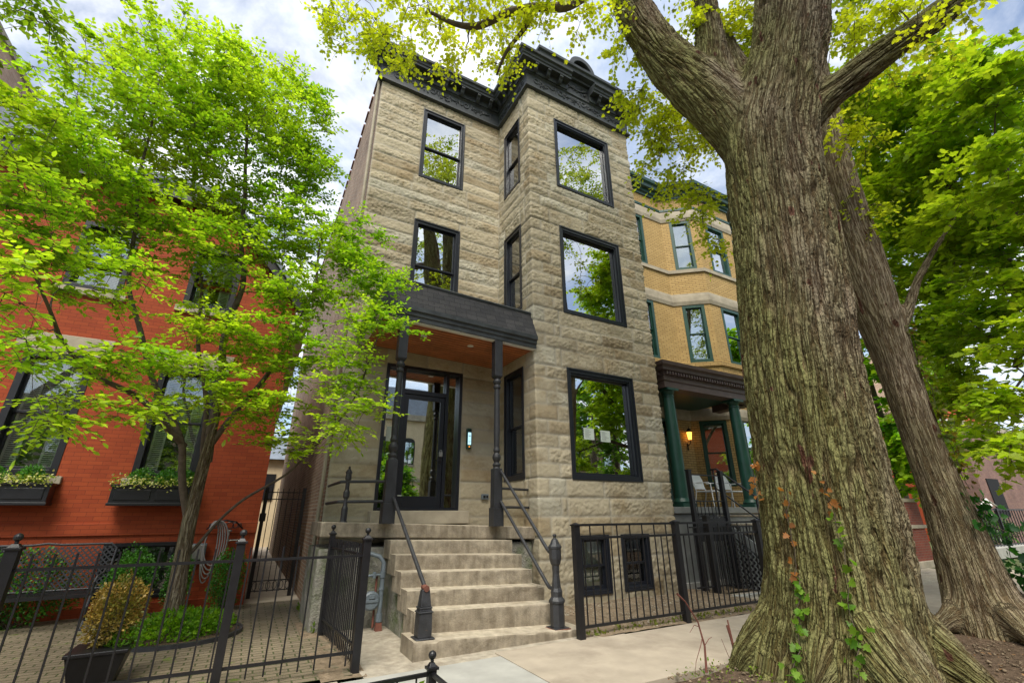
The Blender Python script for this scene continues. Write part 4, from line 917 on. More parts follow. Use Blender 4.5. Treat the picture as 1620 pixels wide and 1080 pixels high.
def twigs(r, targets, dirs, ntw, ln, nleaf, lsize, flat=.75, droop=.1, jit=.25, up_jit=.35, rev=1.0, petiole=.0, spread=1.0):
    """returns twig paths and leaf arrays"""
    paths = []; P = []; Dv = []; Nv = []; S_ = []
    for t, d in zip(targets, dirs):
        for k in range(ntw):
            v = d*.5+r.normal(0, 1, 3)*np.array([spread, spread, spread*(1-flat)]); v = v/np.linalg.norm(v); v[2] -= droop
            l = ln*r.uniform(.6, 1.3); q = np.linspace(0, 1, 4)[:, None]; pts = t+v*l*q+np.array([0, 0, -droop*l])*q**2+r.normal(0, .01, (4, 3))*q
            paths.append((pts, np.array([.0045, .0035, .0025, .0015])*rev))
            nl = max(3, int(nleaf*r.uniform(.7, 1.3))); s = np.linspace(.15, 1, nl)+r.normal(0, .03, nl); s = np.clip(s, .05, 1)
            base = t+v*l*s[:, None]+np.array([0, 0, -droop*l])*(s[:, None])**2
            side = np.cross(v, [0, 0, 1]); side = side/(np.linalg.norm(side)+1e-6); sg = np.where(np.arange(nl) % 2, 1, -1)[:, None]
            dd = v*(.45+.7*(s[:, None] > .93))+side*sg*(.9*(s[:, None] < .93))+r.normal(0, jit, (nl, 3)); dd[:, 2] -= droop*.8
            nn = np.array([0, 0, 1.0])+r.normal(0, up_jit, (nl, 3)); dd = norm(dd)
            P.append(base+dd*petiole); Dv.append(dd); Nv.append(nn); S_.append(lsize*r.uniform(.65, 1.25, nl))
    return paths, np.concatenate(P), np.concatenate(Dv), np.concatenate(Nv), np.concatenate(S_)
def keep(mask, *a): return [x[mask] for x in a]
def clear_house(P):
    """leaves do not grow through the walls"""
    x, y, z = P[:, 0], P[:, 1], P[:, 2]
    bad = ((x > 1.05) & (x < 8.2) & (y > 9.0)) | ((x > 4.4) & (x < 8.4) & (y > 7.15)) | ((x < .5) & (y > 10.4) & (z < 11)) | ((x > 1.2) & (x < 4.7) & (y > 7.25) & (z < 5.8)) | ((x > .9) & (y > 9.0)&(x<8.3))
    return ~bad

def _rs(p, rd):
    pts = np.array(p); tt = np.concatenate([[0], np.cumsum(np.linalg.norm(np.diff(pts, axis=0), axis=1))]); q = np.linspace(0, tt[-1], int(tt[-1]/.1)+3)
    P_ = np.stack([np.interp(q, tt, pts[:, k]) for k in range(3)], -1); R_ = np.interp(q, tt, rd)
    for _ in range(3): P_[1:-1] = .25*P_[:-2]+.5*P_[1:-1]+.25*P_[2:]
    P_ += .02*np.sin(q*5.1)[:, None]*np.array([1, .5, 1]); return P_, R_
# ================================================================== BIG TREE (near trunk)
def bark_solid(name, limbs, vox, lvl, amp, fs, parent, seed, cols, flare=None, zmin=-.3):
    """limbs: list of (points, radii). One fused, furrowed surface."""
    m = MB()
    for pts, rd in limbs:
        pts = np.array(pts, float); n = len(pts); tt = np.concatenate([[0], np.cumsum(np.linalg.norm(np.diff(pts, axis=0), axis=1))])
        q = np.linspace(0, tt[-1], max(4, int(tt[-1]/.2))); 
        # smooth interpolation
        P = np.stack([np.interp(q, tt, pts[:, k]) for k in range(3)], -1); R_ = np.interp(q, tt, rd)
        for _ in range(3): P[1:-1] = .25*P[:-2]+.5*P[1:-1]+.25*P[2:]; R_[1:-1] = .25*R_[:-2]+.5*R_[1:-1]+.25*R_[2:]
        m.tube([tuple(p) for p in P], list(R_), 20)
    me = D.meshes.new('t'); me.from_pydata(m.v, [], m.f); o = D.objects.new('t', me); COL.objects.link(o)
    a = o.modifiers.new('r', 'REMESH'); a.mode = 'VOXEL'; a.voxel_size = vox; a.adaptivity = 0
    a = o.modifiers.new('s', 'SMOOTH'); a.iterations = 9; a.factor = .6
    a = o.modifiers.new('u', 'SUBSURF'); a.levels = lvl; a.render_levels = lvl; a.subdivision_type = 'CATMULL_CLARK'
    dg = bpy.context.evaluated_depsgraph_get(); em = o.evaluated_get(dg).to_mesh()
    nv = len(em.vertices); V = np.zeros(nv*3, np.float32); em.vertices.foreach_get('co', V); V = V.reshape(-1, 3).astype(float)
    Nn = np.zeros(nv*3, np.float32); em.vertices.foreach_get('normal', Nn); Nn = Nn.reshape(-1, 3).astype(float)
    nf = len(em.polygons); F = np.zeros(len(em.loops), np.int32); em.loops.foreach_get('vertex_index', F); F = F.reshape(nf, 4)
    o.evaluated_get(dg).to_mesh_clear(); D.objects.remove(o); D.meshes.remove(me)
    H = np.zeros(nv); WS = np.zeros(nv)+1e-9; G = np.zeros(nv); BC = np.zeros((nv, 3)); BW = np.zeros(nv)
    for li, (pts, rd) in enumerate(limbs):
        pts = np.array(pts, float); best = np.full(nv, 1e9); ax = np.zeros(nv); pr = np.zeros((nv, 3)); cum = 0; rr_ = np.ones(nv)
        for k in range(len(pts)-1):
            a, b = pts[k], pts[k+1]; ab = b-a; l = np.linalg.norm(ab); t0_ = ((V-a)@ab)/l**2; t = np.clip(t0_, 0, 1); c = a+ab*t[:, None]; d = V-c; dn = np.linalg.norm(d, axis=1); tu = t if 0 < k < len(pts)-2 else (np.minimum(t0_, 1) if k == 0 else np.maximum(t0_, 0))
            better = dn < best; best = np.where(better, dn, best); ax = np.where(better, cum+tu*l, ax); R_ = rd[k]*(1-t)+rd[k+1]*t; rr_ = np.where(better, R_, rr_)
            u = ab/l; dp_ = d-(d@u)[:, None]*u; pr = np.where(better[:, None], dp_, pr); cum += l
        ratio = best/rr_; wgt = np.exp(-np.clip(ratio-.8, 0, 9)*7.0); sel = wgt > .02
        if not sel.any(): continue
        # local frame constant per limb
        w_ = _unit(pts[-1]-pts[0]); e1 = _unit(np.cross(w_, [0.31, .9, .1])); e2 = np.cross(w_, e1)
        u = norm(pr[sel]); rm = np.mean(rd)*.9+.02; cx_ = (u@e1)*rm; cy_ = (u@e2)*rm; az_ = ax[sel]
        wx = fbm(cx_*2.2, cy_*2.2, az_*.9, 3, seed+3)*.045; wy = fbm(cx_*2.2, cy_*2.2, az_*.9, 3, seed+13)*.045
        f = fs
        q_ = np.stack([cx_+wx, cy_+wy, az_+li*7], -1); bt = wgt[sel] > BW[sel]; ii = np.where(sel)[0][bt]; BC[ii] = q_[bt]; BW[ii] = wgt[sel][bt]
        n1 = vnoise((cx_+wx)*f, (cy_+wy)*f, az_*f*.075+li*7, seed); n2 = vnoise((cx_+wx*1.6)*f*2.1, (cy_+wy*1.6)*f*2.1, az_*f*.33+li*7, seed+1)
        n3 = fbm(cx_*f*4, cy_*f*4, az_*f*1.6, 3, seed+2)
        n4 = vnoise(cx_*f*.8, cy_*f*.8, az_*f*.9, seed+6)   # cross cracks
        g1 = np.exp(-(n1/.12)**2); g2 = np.exp(-(n2/.16)**2); g3 = np.exp(-(n4/.05)**2)
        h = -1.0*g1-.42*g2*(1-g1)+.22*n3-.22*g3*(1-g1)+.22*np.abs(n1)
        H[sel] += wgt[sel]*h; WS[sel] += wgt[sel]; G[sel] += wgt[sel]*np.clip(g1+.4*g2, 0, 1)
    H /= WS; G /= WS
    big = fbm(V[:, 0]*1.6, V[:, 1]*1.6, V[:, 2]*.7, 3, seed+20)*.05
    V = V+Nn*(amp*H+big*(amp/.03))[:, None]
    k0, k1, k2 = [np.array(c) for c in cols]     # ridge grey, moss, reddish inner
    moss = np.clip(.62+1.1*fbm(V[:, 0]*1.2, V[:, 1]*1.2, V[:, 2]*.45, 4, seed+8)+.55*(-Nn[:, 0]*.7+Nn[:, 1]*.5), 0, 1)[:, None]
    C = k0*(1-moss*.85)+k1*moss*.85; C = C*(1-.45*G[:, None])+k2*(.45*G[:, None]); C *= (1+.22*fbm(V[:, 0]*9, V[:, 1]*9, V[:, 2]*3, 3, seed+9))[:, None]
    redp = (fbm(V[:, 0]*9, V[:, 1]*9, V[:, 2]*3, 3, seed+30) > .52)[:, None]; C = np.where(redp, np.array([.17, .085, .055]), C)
    o = fastmesh(name, V, F, M['bark'], parent, C, smooth=True)
    a = o.data.attributes.new('bco', 'FLOAT_VECTOR', 'POINT'); a.data.foreach_set('vector', BC.astype(np.float32).ravel()); return o
big = thing('old_street_tree', 'massive old street tree with deeply furrowed mossy bark and spreading limbs', 'tree', (5.5, 3.05, 0))
TB = [(5.42, 3.12, -.35), (5.46, 3.10, .0), (5.54, 3.03, .4), (5.58, 2.97, .95), (5.61, 2.91, 2.26), (5.65, 2.84, 3.4), (5.71, 2.72, 4.75), (5.75, 2.66, 5.76), (5.80, 2.58, 6.6), (5.95, 2.35, 7.4), (6.1, 2.1, 8.3), (6.25, 1.85, 9.4), (6.2, 1.7, 11.2), (6.0, 1.5, 13.5), (5.8, 1.2, 16)]
TR = [.98, .90, .76, .67, .635, .62, .605, .62, .64, .57, .54, .54, .42, .30, .12]
LB = [(TB, TR),
      ([(6.2, 1.7, 10.8), (6.5, 2.0, 12.2), (6.9, 2.2, 13.5), (7.4, 2.4, 15.5)], [.2, .18, .14, .06]),
      ([(5.74, 2.7, 6.1), (5.52, 2.9, 7.2), (5.22, 3.15, 7.95), (4.96, 3.4, 8.7), (4.80, 3.6, 9.5), (4.69, 3.70, 10.2), (4.5, 3.8, 11.2), (4.2, 4.0, 12.3), (3.5, 4.4, 13.2)], [.36, .42, .40, .35, .32, .30, .28, .2, .1]),
      ([(5.6, 2.95, 7.2), (5.52, 3.02, 8.2), (5.56, 2.95, 9.2), (5.6, 2.9, 10.6), (5.5, 3.2, 12.6), (5.1, 3.6, 15)], [.42, .34, .215, .19, .15, .07]),
      ([(5.8, 2.6, 7.0), (5.85, 2.75, 8.0), (6.05, 2.95, 9.4), (6.3, 3.2, 11.0)], [.25, .20, .15, .1]),
      ([(5.85, 2.5, 6.3), (6.12, 2.02, 6.92), (6.4, 1.53, 7.22), (6.62, 1.12, 7.42), (6.85, .78, 7.58), (7.1, .33, 7.85), (7.5, -.6, 8.6), (7.9, -1.8, 9.4)], [.27, .26, .215, .20, .19, .18, .15, .09])]
# root buttresses
for ang, ln_, rr0 in ((-2.2, 1.35, .34), (-.55, 1.3, .36), (-1.3, 1.2, .3), (.5, 1.1, .3), (2.4, 1.1, .3), (3.3, 1.0, .26), (1.5, 1.0, .28)):
    c0 = np.array([5.52, 3.05, .75]); dr_ = np.array([math.cos(ang), math.sin(ang), 0])
    LB.append(([tuple(c0+dr_*.25), tuple(c0+dr_*.6+np.array([0, 0, -.42])), tuple(c0+dr_*.95+np.array([0, 0, -.68])), tuple(c0+dr_*ln_+np.array([0, 0, -.85]))], [rr0, rr0*.95, rr0*.7, rr0*.35]))
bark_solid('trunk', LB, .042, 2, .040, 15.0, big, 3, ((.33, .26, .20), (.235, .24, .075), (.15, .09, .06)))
bigL = [(-0.12, 6.36, 9.85, 0.4, 0.46, 0.52), (0.41, 6.49, 9.36, 0.41, 0.44, 0.47), (0.72, 5.91, 9.53, 0.68, 0.6, 0.51), (1.15, 5.45, 9.57, 0.67, 0.56, 0.45), (1.7, 5.6, 9.23, 0.58, 0.45, 0.32), (1.11, 5.92, 8.98, 0.34, 0.3, 0.25), (2.09, 4.82, 9.41, 0.66, 0.58, 0.49), (2.62, 5.13, 9.18, 0.35, 0.43, 0.52), (2.71, 4.17, 9.24, 0.63, 0.47, 0.32), (3.27, 3.88, 9.17, 0.52, 0.45, 0.37), (3.83, 3.56, 9.31, 0.42, 0.34, 0.26), (2.05, 4.25, 9.16, 1.42, 0.81, 0.2)]
bigM = [(4.96, 4.21, 9.1, 0.36, 0.45, 0.54), (5.58, 4.43, 8.52, 0.61, 0.61, 0.61), (5.95, 4.03, 9.15, 0.56, 0.71, 0.87), (5.77, 4.6, 7.65, 0.55, 0.52, 0.49), (6.13, 4.31, 6.84, 0.52, 0.46, 0.41), (6.33, 4.23, 5.91, 0.28, 0.24, 0.2), (6.66, 4.15, 8.48, 0.5, 0.57, 0.63), (6.12, 2.74, 9.58, 0.67, 0.62, 0.56), (6.28, 3.11, 9.32, 0.58, 0.46, 0.35), (5.09, 3.04, 9.55, 0.44, 0.38, 0.33), (4.67, 3.98, 9.65, 0.47, 0.44, 0.41)]
bigR = [(6.98, 1.47, 8.51, 0.39, 0.44, 0.49), (6.72, 1.12, 8.12, 0.54, 0.4, 0.27), (8.15, 2.32, 7.7, 0.22, 0.39, 0.55), (8.71, 2.81, 6.64, 0.29, 0.43, 0.57), (6.32, 0.56, 7.16, 0.61, 0.36, 0.11), (7.72, 1.69, 8.26, 0.52, 0.39, 0.26)]
r = np.random.default_rng(11)
bigL = [(b[0], b[1], b[2]+.35)+b[3:] for b in bigL]; bigM = [(b[0]+.12, b[1], b[2]+.1, b[3]*.85)+b[4:] for b in bigM]
LB_top = [([(4.6, 3.7, 10.45), (4.17, 3.54, 10.5), (3.74, 3.86, 10.17), (3.38, 4.1, 9.85), (2.91, 4.26, 9.72), (2.43, 4.53, 9.61), (2.06, 4.88, 9.39), (1.7, 5.01, 9.39), (1.27, 5.11, 9.53)], [.15, .12, .10, .085, .075, .07, .062, .045, .03]), ([(2.89, 4.27, 9.72), (2.78, 4.49, 9.4), (2.58, 4.81, 9.03), (2.53, 5.07, 8.75)], [.05, .04, .03, .018])]
tg_ = np.concatenate([blob_points(r, bigL, 120), blob_points(r, bigM, 175), blob_points(r, bigR, 60)])
base = [(LB[i][0][3:] if i == 2 else LB[i][0], LB[i][1][3:] if i == 2 else LB[i][1]) for i in (2, 1, 3, 5)]+[(TB[8:], TR[8:])]+LB_top
paths, dirs = grow(r, base, tg_, maxr=.055, minr=.006, sag=.08)
tp, P, Dv, Nv, S_ = twigs(r, tg_, dirs, 5, .32, 9, .066, flat=.45, droop=.3, jit=.4, up_jit=.55, petiole=.02)
P, Dv, Nv, S_ = keep(clear_house(P), P, Dv, Nv, S_)
leaves('crown', P, Dv, Nv, S_, T_MAPLE, leafcols(r, len(P), (.40, .50, .02), (.68, .72, .05), P), M['leaf'], big)
tubes_fast('branches', paths+[_rs(*q) for q in LB_top], 8, M['bark_thin'], big); tubes_fast('twigs', tp, 3, M['bark_thin'], big)
# high crown above the picture, seen in the windows
up = [(1.5, 3.5, 13.2, 2.2, 2.2, 1.2), (5.5, 2.5, 15, 2.6, 2.5, 1.8), (9, 1.5, 13, 2.2, 2.5, 1.8), (5, -1, 14, 2.6, 2.4, 1.8), (8.5, -1.5, 11, 1.8, 2, 1.2), (12, 1, 15.5, 2, 2, 1.6), (10.5, 2.8, 10.3, .9, .9, .8), (12.6, .3, 18, 2.4, 2.2, 2.2), (5.6, 1.2, 18.2, 1.8, 1.8, 1.6)]
tg_ = blob_points(r, up, 420, .8); base = [LB[1], LB[3], LB[5], LB[2], (TB[9:], TR[9:])]
paths, dirs = grow(r, base, tg_, maxr=.12, minr=.012)
tp, P, Dv, Nv, S_ = twigs(r, tg_, dirs, 6, .5, 7, .15, flat=.4, droop=.2, jit=.4, up_jit=.5)
P, Dv, Nv, S_ = keep(clear_house(P), P, Dv, Nv, S_)
leaves('high_crown', P, Dv, Nv, S_, T_QUAD, leafcols(r, len(P), (.16, .25, .025), (.38, .42, .05), P), M['leaf'], big); tubes_fast('high_branches', paths, 5, M['bark_thin'], big)

# second trunk behind
sec = thing('second_street_tree', 'leaning ivy grown tree trunk standing behind the massive one', 'tree', (8.8, 2.95, 0))
SB_ = [(8.86, 2.92, -.3), (8.84, 2.93, 0), (8.80, 2.95, .5), (8.78, 2.97, 1.6), (8.76, 3.0, 2.5), (8.77, 3.01, 3.5), (8.77, 3.04, 4.6), (8.75, 3.05, 5.8), (8.76, 3.04, 7.0), (8.9, 2.8, 9.5), (9.3, 2.6, 12)]
SR_ = [.62, .52, .39, .28, .25, .27, .34, .38, .36, .22, .08]
L2 = [(SB_, SR_), ([(8.82, 2.92, 4.2), (9.05, 2.75, 4.55), (9.3, 2.6, 5.1), (9.9, 2.3, 5.9), (10.8, 2.0, 6.8)], [.13, .10, .08, .06, .03])]
for ang, ln_, rr0 in ((-.9, 1.15, .22), (.2, 1.0, .2), (-2.3, .95, .2), (2.6, .9, .18), (-1.6, 1.0, .18)):
    c0 = np.array([8.8, 2.95, .55]); dr_ = np.array([math.cos(ang), math.sin(ang), 0])
    L2.append(([tuple(c0+dr_*.1), tuple(c0+dr_*.35+np.array([0, 0, -.3])), tuple(c0+dr_*ln_+np.array([0, 0, -.6]))], [rr0, rr0*.9, rr0*.45]))
bark_solid('trunk', L2, .04, 1, .016, 15.0, sec, 41, ((.50, .40, .29), (.36, .31, .17), (.28, .20, .14)))

# ================================================================== BRIGHT MAPLE at right
rm_ = [(12.54, 2.85, 11.02, 0.97, 0.97, 0.97), (11.87, 1.72, 10.5, 1.14, 0.92, 0.71), (10.66, 0.91, 8.88, 0.7, 0.7, 0.7), (13.35, 3.11, 9.75, 1.31, 1.14, 0.98), (11.9, 1.71, 8.67, 1.19, 1.06, 0.93), (9.75, 1.12, 6.48, 0.5, 0.66, 0.81), (14.06, 3.51, 8.29, 1.16, 1.07, 0.99), (11.73, 2.14, 6.68, 1.01, 0.95, 0.88), (13.74, 3.54, 6.38, 0.92, 0.84, 0.77), (11.23, 2.26, 5.08, 0.81, 0.76, 0.7), (9.9, 1.7, 3.75, 0.5, 0.55, 0.54), (12.25, 3.11, 4.53, 0.65, 0.58, 0.52), (9.8, 2.25, 3.1, 0.5, 0.45, 0.36), (9.2, 1.95, 2.6, 0.28, 0.3, 0.3), (13.92, 3.99, 5.41, 0.47, 0.54, 0.62), (12.5, 1.2, 5.6, .9, .9, .9), (13.2, 2.4, 7.4, 1.0, 1.0, .9), (11.42, 3.62, 8.74, 0.38, 0.65, 0.91), (12.32, 3.92, 6.88, 0.61, 0.61, 0.61), (13.76, 4.42, 5.53, 0.56, 0.6, 0.64), (15.01, 4.88, 4.14, 0.41, 0.5, 0.58), (13.28, 3.74, 3.86, 0.63, 0.6, 0.56), (11.54, 3.02, 2.79, 0.58, 0.46, 0.35), (9.2, 2.23, 2.24, 0.27, 0.23, 0.19), (16.15, 5.0, 3.25, 0.51, 0.47, 0.42), (14.53, 3.81, 9.46, 0.89, 0.98, 1.07), (11.14, 3.03, 11.08, 0.47, 0.7, 0.93)]
mp = thing('green_maple', 'dense bright green maple filling the right edge beyond the trunks', 'tree', (13.4, 1.7, 0))
MTr = [([(13.4, 1.7, -.2), (13.35, 1.75, 1.5), (13.3, 1.8, 3.2), (13.0, 2.0, 5.0), (12.7, 2.2, 7.2), (12.6, 2.4, 9.5), (12.5, 2.5, 11)], [.28, .24, .21, .17, .13, .09, .05]), ([(13.2, 1.85, 3.6), (12.6, 1.7, 5.0), (11.6, 1.5, 6.4), (10.9, 1.2, 8)], [.13, .10, .07, .04]), ([(13.3, 1.8, 3.0), (12.4, 2.0, 3.9), (11.2, 2.1, 4.1), (10.0, 2.0, 3.6)], [.10, .07, .05, .03])]
tg_ = blob_points(r, rm_, 820, .72); paths, dirs = grow(r, MTr, tg_, maxr=.05, minr=.006)
tp, P, Dv, Nv, S_ = twigs(r, tg_, dirs, 7, .42, 9, .12, flat=.7, droop=.15, jit=.3, up_jit=.4, petiole=.02)
leaves('crown', P, Dv, Nv, S_, T_MAPLE, leafcols(r, len(P), (.24, .42, .02), (.50, .62, .04), P, clump=.6), M['leaf'], mp)
tubes_fast('trunk', MTr, 12, M['bark_thin'], mp); tubes_fast('branches', paths, 5, M['bark_thin'], mp); tubes_fast('twigs', tp, 3, M['bark_thin'], mp)

# ================================================================== YOUNG TREE at left
lt_ = [(-2.12, 7.26, 8.5, 1.17, 1.01, 0.85), (-2.65, 7.19, 7.28, 1.05, 0.91, 0.76), (-0.96, 7.27, 8.3, 1.01, 0.96, 0.9), (-0.2, 7.48, 7.51, 0.69, 0.75, 0.81), (-2.77, 6.41, 5.8, 0.7, 0.59, 0.47), (-1.6, 7.61, 7.13, 1.17, 1.01, 0.85), (-2.39, 7.12, 5.69, 0.97, 0.79, 0.62), (-2.4, 5.66, 4.4, 0.45, 0.45, 0.45), (-0.39, 7.67, 6.19, 0.99, 0.83, 0.66), (-1.5, 7.48, 5.46, 1.07, 0.82, 0.58), (-2.14, 6.16, 4.06, 0.77, 0.56, 0.35), (0.7, 7.09, 5.73, 0.6, 0.6, 0.6), (0.2, 7.46, 4.89, 0.9, 0.71, 0.47), (1.2, 6.7, 5.2, 0.45, 0.4, 0.43), (1.25, 6.5, 4.27, 0.55, 0.4, 0.35), (1.0, 6.75, 3.52, 0.5, 0.4, 0.38), (0.25, 7.33, 3.85, 0.85, 0.66, 0.44), (-0.72, 7.32, 4.08, 0.84, 0.6, 0.37), (1.1, 6.6, 2.83, 0.5, 0.4, 0.28), (-0.21, 7.44, 3.03, 0.74, 0.53, 0.32), (-0.99, 7.13, 3.22, 0.76, 0.53, 0.3), (-1.59, 6.18, 3.18, 0.77, 0.51, 0.24), (-1.81, 5.13, 2.82, 0.33, 0.26, 0.19), (-1.59, 6.1, 2.6, 0.72, 0.43, 0.14), (-1.72, 5.06, 2.27, 0.26, 0.19, 0.13), (0.21, 7.53, 2.52, 0.5, 0.4, 0.2), (-1.89, 4.54, 3.19, 0.24, 0.24, 0.24)]
yt = thing('young_tree', 'slender multi stemmed young tree with fresh green sprays in the brick courtyard', 'tree', (-.67, 8.6, 0))
YT = [([(-.66, 8.62, -.15), (-.67, 8.61, .12), (-.72, 8.6, .8), (-.75, 8.57, 1.45), (-.72, 8.5, 2.3), (-.70, 8.3, 3.2), (-.82, 8.1, 4.1), (-.72, 7.9, 5.1), (-.95, 7.7, 6.3), (-1.1, 7.5, 7.6), (-1.4, 7.4, 8.7)], [.18, .125, .105, .10, .085, .06, .05, .04, .032, .024, .012]),
      ([(-.74, 8.57, 1.3), (-.90, 8.5, 1.9), (-1.02, 8.35, 2.5), (-1.42, 8.1, 3.15), (-1.7, 7.8, 3.75), (-1.98, 7.5, 4.4), (-2.15, 7.3, 5.5), (-2.3, 7.2, 6.8), (-2.4, 7.2, 8)], [.055, .052, .046, .042, .036, .03, .024, .018, .01]),
      ([(-1.02, 8.35, 2.5), (-1.5, 7.7, 3.0), (-1.9, 7.0, 3.1), (-2.1, 6.2, 3.3), (-2.1, 5.4, 3.6)], [.045, .038, .03, .02, .012]),
      ([(-.72, 8.55, 2.0), (-.80, 8.4, 2.9), (-1.1, 8.2, 3.9), (-1.3, 8.0, 5.0), (-1.5, 7.8, 6.2)], [.04, .036, .03, .024, .014]),
      ([(-.70, 8.59, .95), (-.45, 8.55, 1.35), (-.10, 8.4, 1.75), (.45, 8.0, 2.15), (.9, 7.4, 2.7), (1.2, 6.8, 3.4), (1.3, 6.5, 4.2)], [.026, .022, .020, .017, .014, .011, .008]),
      ([(-.72, 8.45, 2.5), (-.35, 8.2, 3.2), (.1, 7.8, 4.1), (.35, 7.5, 5.2), (.3, 7.4, 6.4)], [.045, .038, .03, .022, .012])]
tg_ = blob_points(r, lt_, 930, .62)
tg_ = tg_[clear_house(tg_)]
paths, dirs = grow(r, YT, tg_, maxr=.03, minr=.0035, sag=-.03)
tp, P, Dv, Nv, S_ = twigs(r, tg_, dirs, 6, .34, 12, .074, flat=.78, droop=.06, jit=.22, up_jit=.38, rev=.8)
P, Dv, Nv, S_ = keep(clear_house(P), P, Dv, Nv, S_)
leaves('crown', P, Dv, Nv, S_, T_OVAL, leafcols(r, len(P), (.20, .41, .02), (.48, .63, .04), P), M['leaf'], yt)
def col_tubes(name, paths, n, mat, parent): return tubes_fast(name, paths, n, mat, parent)
def resample(p, rd):
    pts = np.array(p); tt = np.concatenate([[0], np.cumsum(np.linalg.norm(np.diff(pts, axis=0), axis=1))]); q = np.linspace(0, tt[-1], int(tt[-1]/.1)+3)
    P_ = np.stack([np.interp(q, tt, pts[:, k]) for k in range(3)], -1); R_ = np.interp(q, tt, rd)
    for _ in range(4): P_[1:-1] = .25*P_[:-2]+.5*P_[1:-1]+.25*P_[2:]
    P_[:, 0] += .02*np.sin(q*4.1+p[0][2]); P_[:, 1] += .02*np.sin(q*3.3+1)
    return P_, R_
bark_solid('trunk', [(YT[0][0][:6], YT[0][1][:6])], .02, 1, .004, 24.0, yt, 61, ((.42, .34, .25), (.32, .29, .17), (.25, .19, .14)))
tubes_fast('stems', [resample(*q) for q in ([(YT[0][0][4:], YT[0][1][4:])]+YT[1:])], 10, M['bark_thin'], yt)
tubes_fast('branches', paths, 5, M['bark_thin'], yt); tubes_fast('twigs', tp, 3, M['bark_thin'], yt)

# overhang from a tree out of frame at the upper left
ov = thing('corner_tree', 'leafy tree reaching in at the upper left corner above the pale brick wall', 'tree', (-6.3, 4.2, 0))
OT = [([(-6.3, 4.2, -.1), (-6.2, 4.2, 2.5), (-5.8, 4.4, 4.8), (-4.6, 4.7, 6.2), (-3.4, 5.0, 6.7)], [.2, .17, .13, .08, .03])]
tg_ = blob_points(r, [(-2.89, 4.98, 6.35, 0.36, 0.3, 0.24), (-2.81, 5.25, 6.6, 0.25, 0.2, 0.17), (-2.5, 5.7, 7.95, 0.34, 0.21, 0.08), (-3.2, 4.8, 5.9, 0.35, 0.3, 0.3), (-4.2, 4.6, 7, .8, .8, .8)], 60)
paths, dirs = grow(r, OT, tg_, maxr=.03, minr=.004)
tp, P, Dv, Nv, S_ = twigs(r, tg_, dirs, 6, .3, 11, .07, flat=.6, droop=.15, jit=.3, up_jit=.5)
leaves('crown', P, Dv, Nv, S_, T_OVAL, leafcols(r, len(P), (.10, .24, .015), (.28, .40, .03), P), M['leaf'], ov)
tubes_fast('trunk', OT, 12, M['bark_thin'], ov); tubes_fast('branches', paths+tp, 4, M['bark_thin'], ov)

# ================================================================== SHRUBS, GROUND PLANTS
def shrub(name, label, cat, c, rx, ry, rz, n, ls, ca, cb, mat=None, group=None, parent=None, z0=None, tmpl=T_QUAD, lump=.25, stems=True):
    t_ = parent or thing(name, label, cat, (c[0], c[1], z0 if z0 is not None else c[2]-rz), group)
    u = norm(r.normal(size=(n, 3))); lum = 1+lump*fbm(u[:, 0]*2.5+c[0]*3, u[:, 1]*2.5, u[:, 2]*2.5, 3, int(abs(c[0]*10)))*1.6
    rad_ = (r.random(n)**.33)*lum; P = np.array(c)+u*np.array([rx, ry, rz])*rad_[:, None]
    if z0 is not None: P[:, 2] = np.maximum(P[:, 2], z0+.02)
    Dv = norm(u+r.normal(0, .6, (n, 3))+np.array([0, 0, .35])); Nv = norm(u*.8+np.array([0, 0, .6])+r.normal(0, .5, (n, 3)))
    o = leaves('foliage', P, Dv, Nv, ls*r.uniform(.6, 1.3, n), tmpl, leafcols(r, n, ca, cb, P, clump=6), mat or M['leaf_dark'], t_)
    if stems:
        ps = []
        for k in range(max(5, n//160)):
            q = P[r.integers(n)]; b0 = np.array([c[0]+r.normal(0, rx*.1), c[1]+r.normal(0, ry*.1), (z0 if z0 is not None else c[2]-rz)-.02]); tt = np.linspace(0, 1, 5)[:, None]
            ps.append((b0*(1-tt)+q*tt+r.normal(0, .01, (5, 3)), np.linspace(.006, .002, 5)))
        tubes_fast('stems', ps, 4, M['bark_thin'], t_)
    return t_
BXA, BXB = (.03, .13, .012), (.09, .28, .025)
shrub('boxwood_shrub', 'largest clipped boxwood against the red wall left of the young trunk', 'shrub', (-1.5, 10.2, .52), .33, .28, .52, 5200, .035, BXA, BXB, z0=0, group='clipped boxwoods by the red wall')
shrub('boxwood_shrub', 'narrow boxwood half hidden right behind the young trunk', 'shrub', (-.85, 10.3, .5), .22, .22, .48, 3200, .035, BXA, BXB, z0=0, group='clipped boxwoods by the red wall')
shrub('boxwood_shrub', 'upright boxwood below the coiled hose near the gangway', 'shrub', (-.13, 10.25, .5), .27, .25, .48, 4200, .035, BXA, BXB, z0=.03, group='clipped boxwoods by the red wall')
shrub('bench_shrub', 'dark green shrub growing behind the lattice bench', 'shrub', (-2.9, 10.3, .5), .9, .25, .55, 5200, .045, BXA, BXB, z0=0)
shrub('groundcover', None, None, (-.55, 8.35, .12), .62, .62, .2, 3000, .06, (.10, .26, .015), (.22, .40, .02), mat=M['leaf'], z0=.0, tmpl=T_OVAL,
      parent=tag(thing('groundcover_bed', 'bright green leafy groundcover ringed by black edging round the young tree', 'plant bed', (-.55, 8.35, 0))))
bed = D.objects['groundcover_bed']
m = MB(); m.tube([(-.55+.74*math.cos(a), 8.38+.72*math.sin(a), .03) for a in np.linspace(0, 6.283, 33)], .035, 4, False); m.build('edging', M['old_iron'], bed)
m = MB(); m.lathe(-.55, 8.38, [(.73, .0), (.72, .035), (.001, .05)], 24); m.build('soil', M['mulch'], bed)
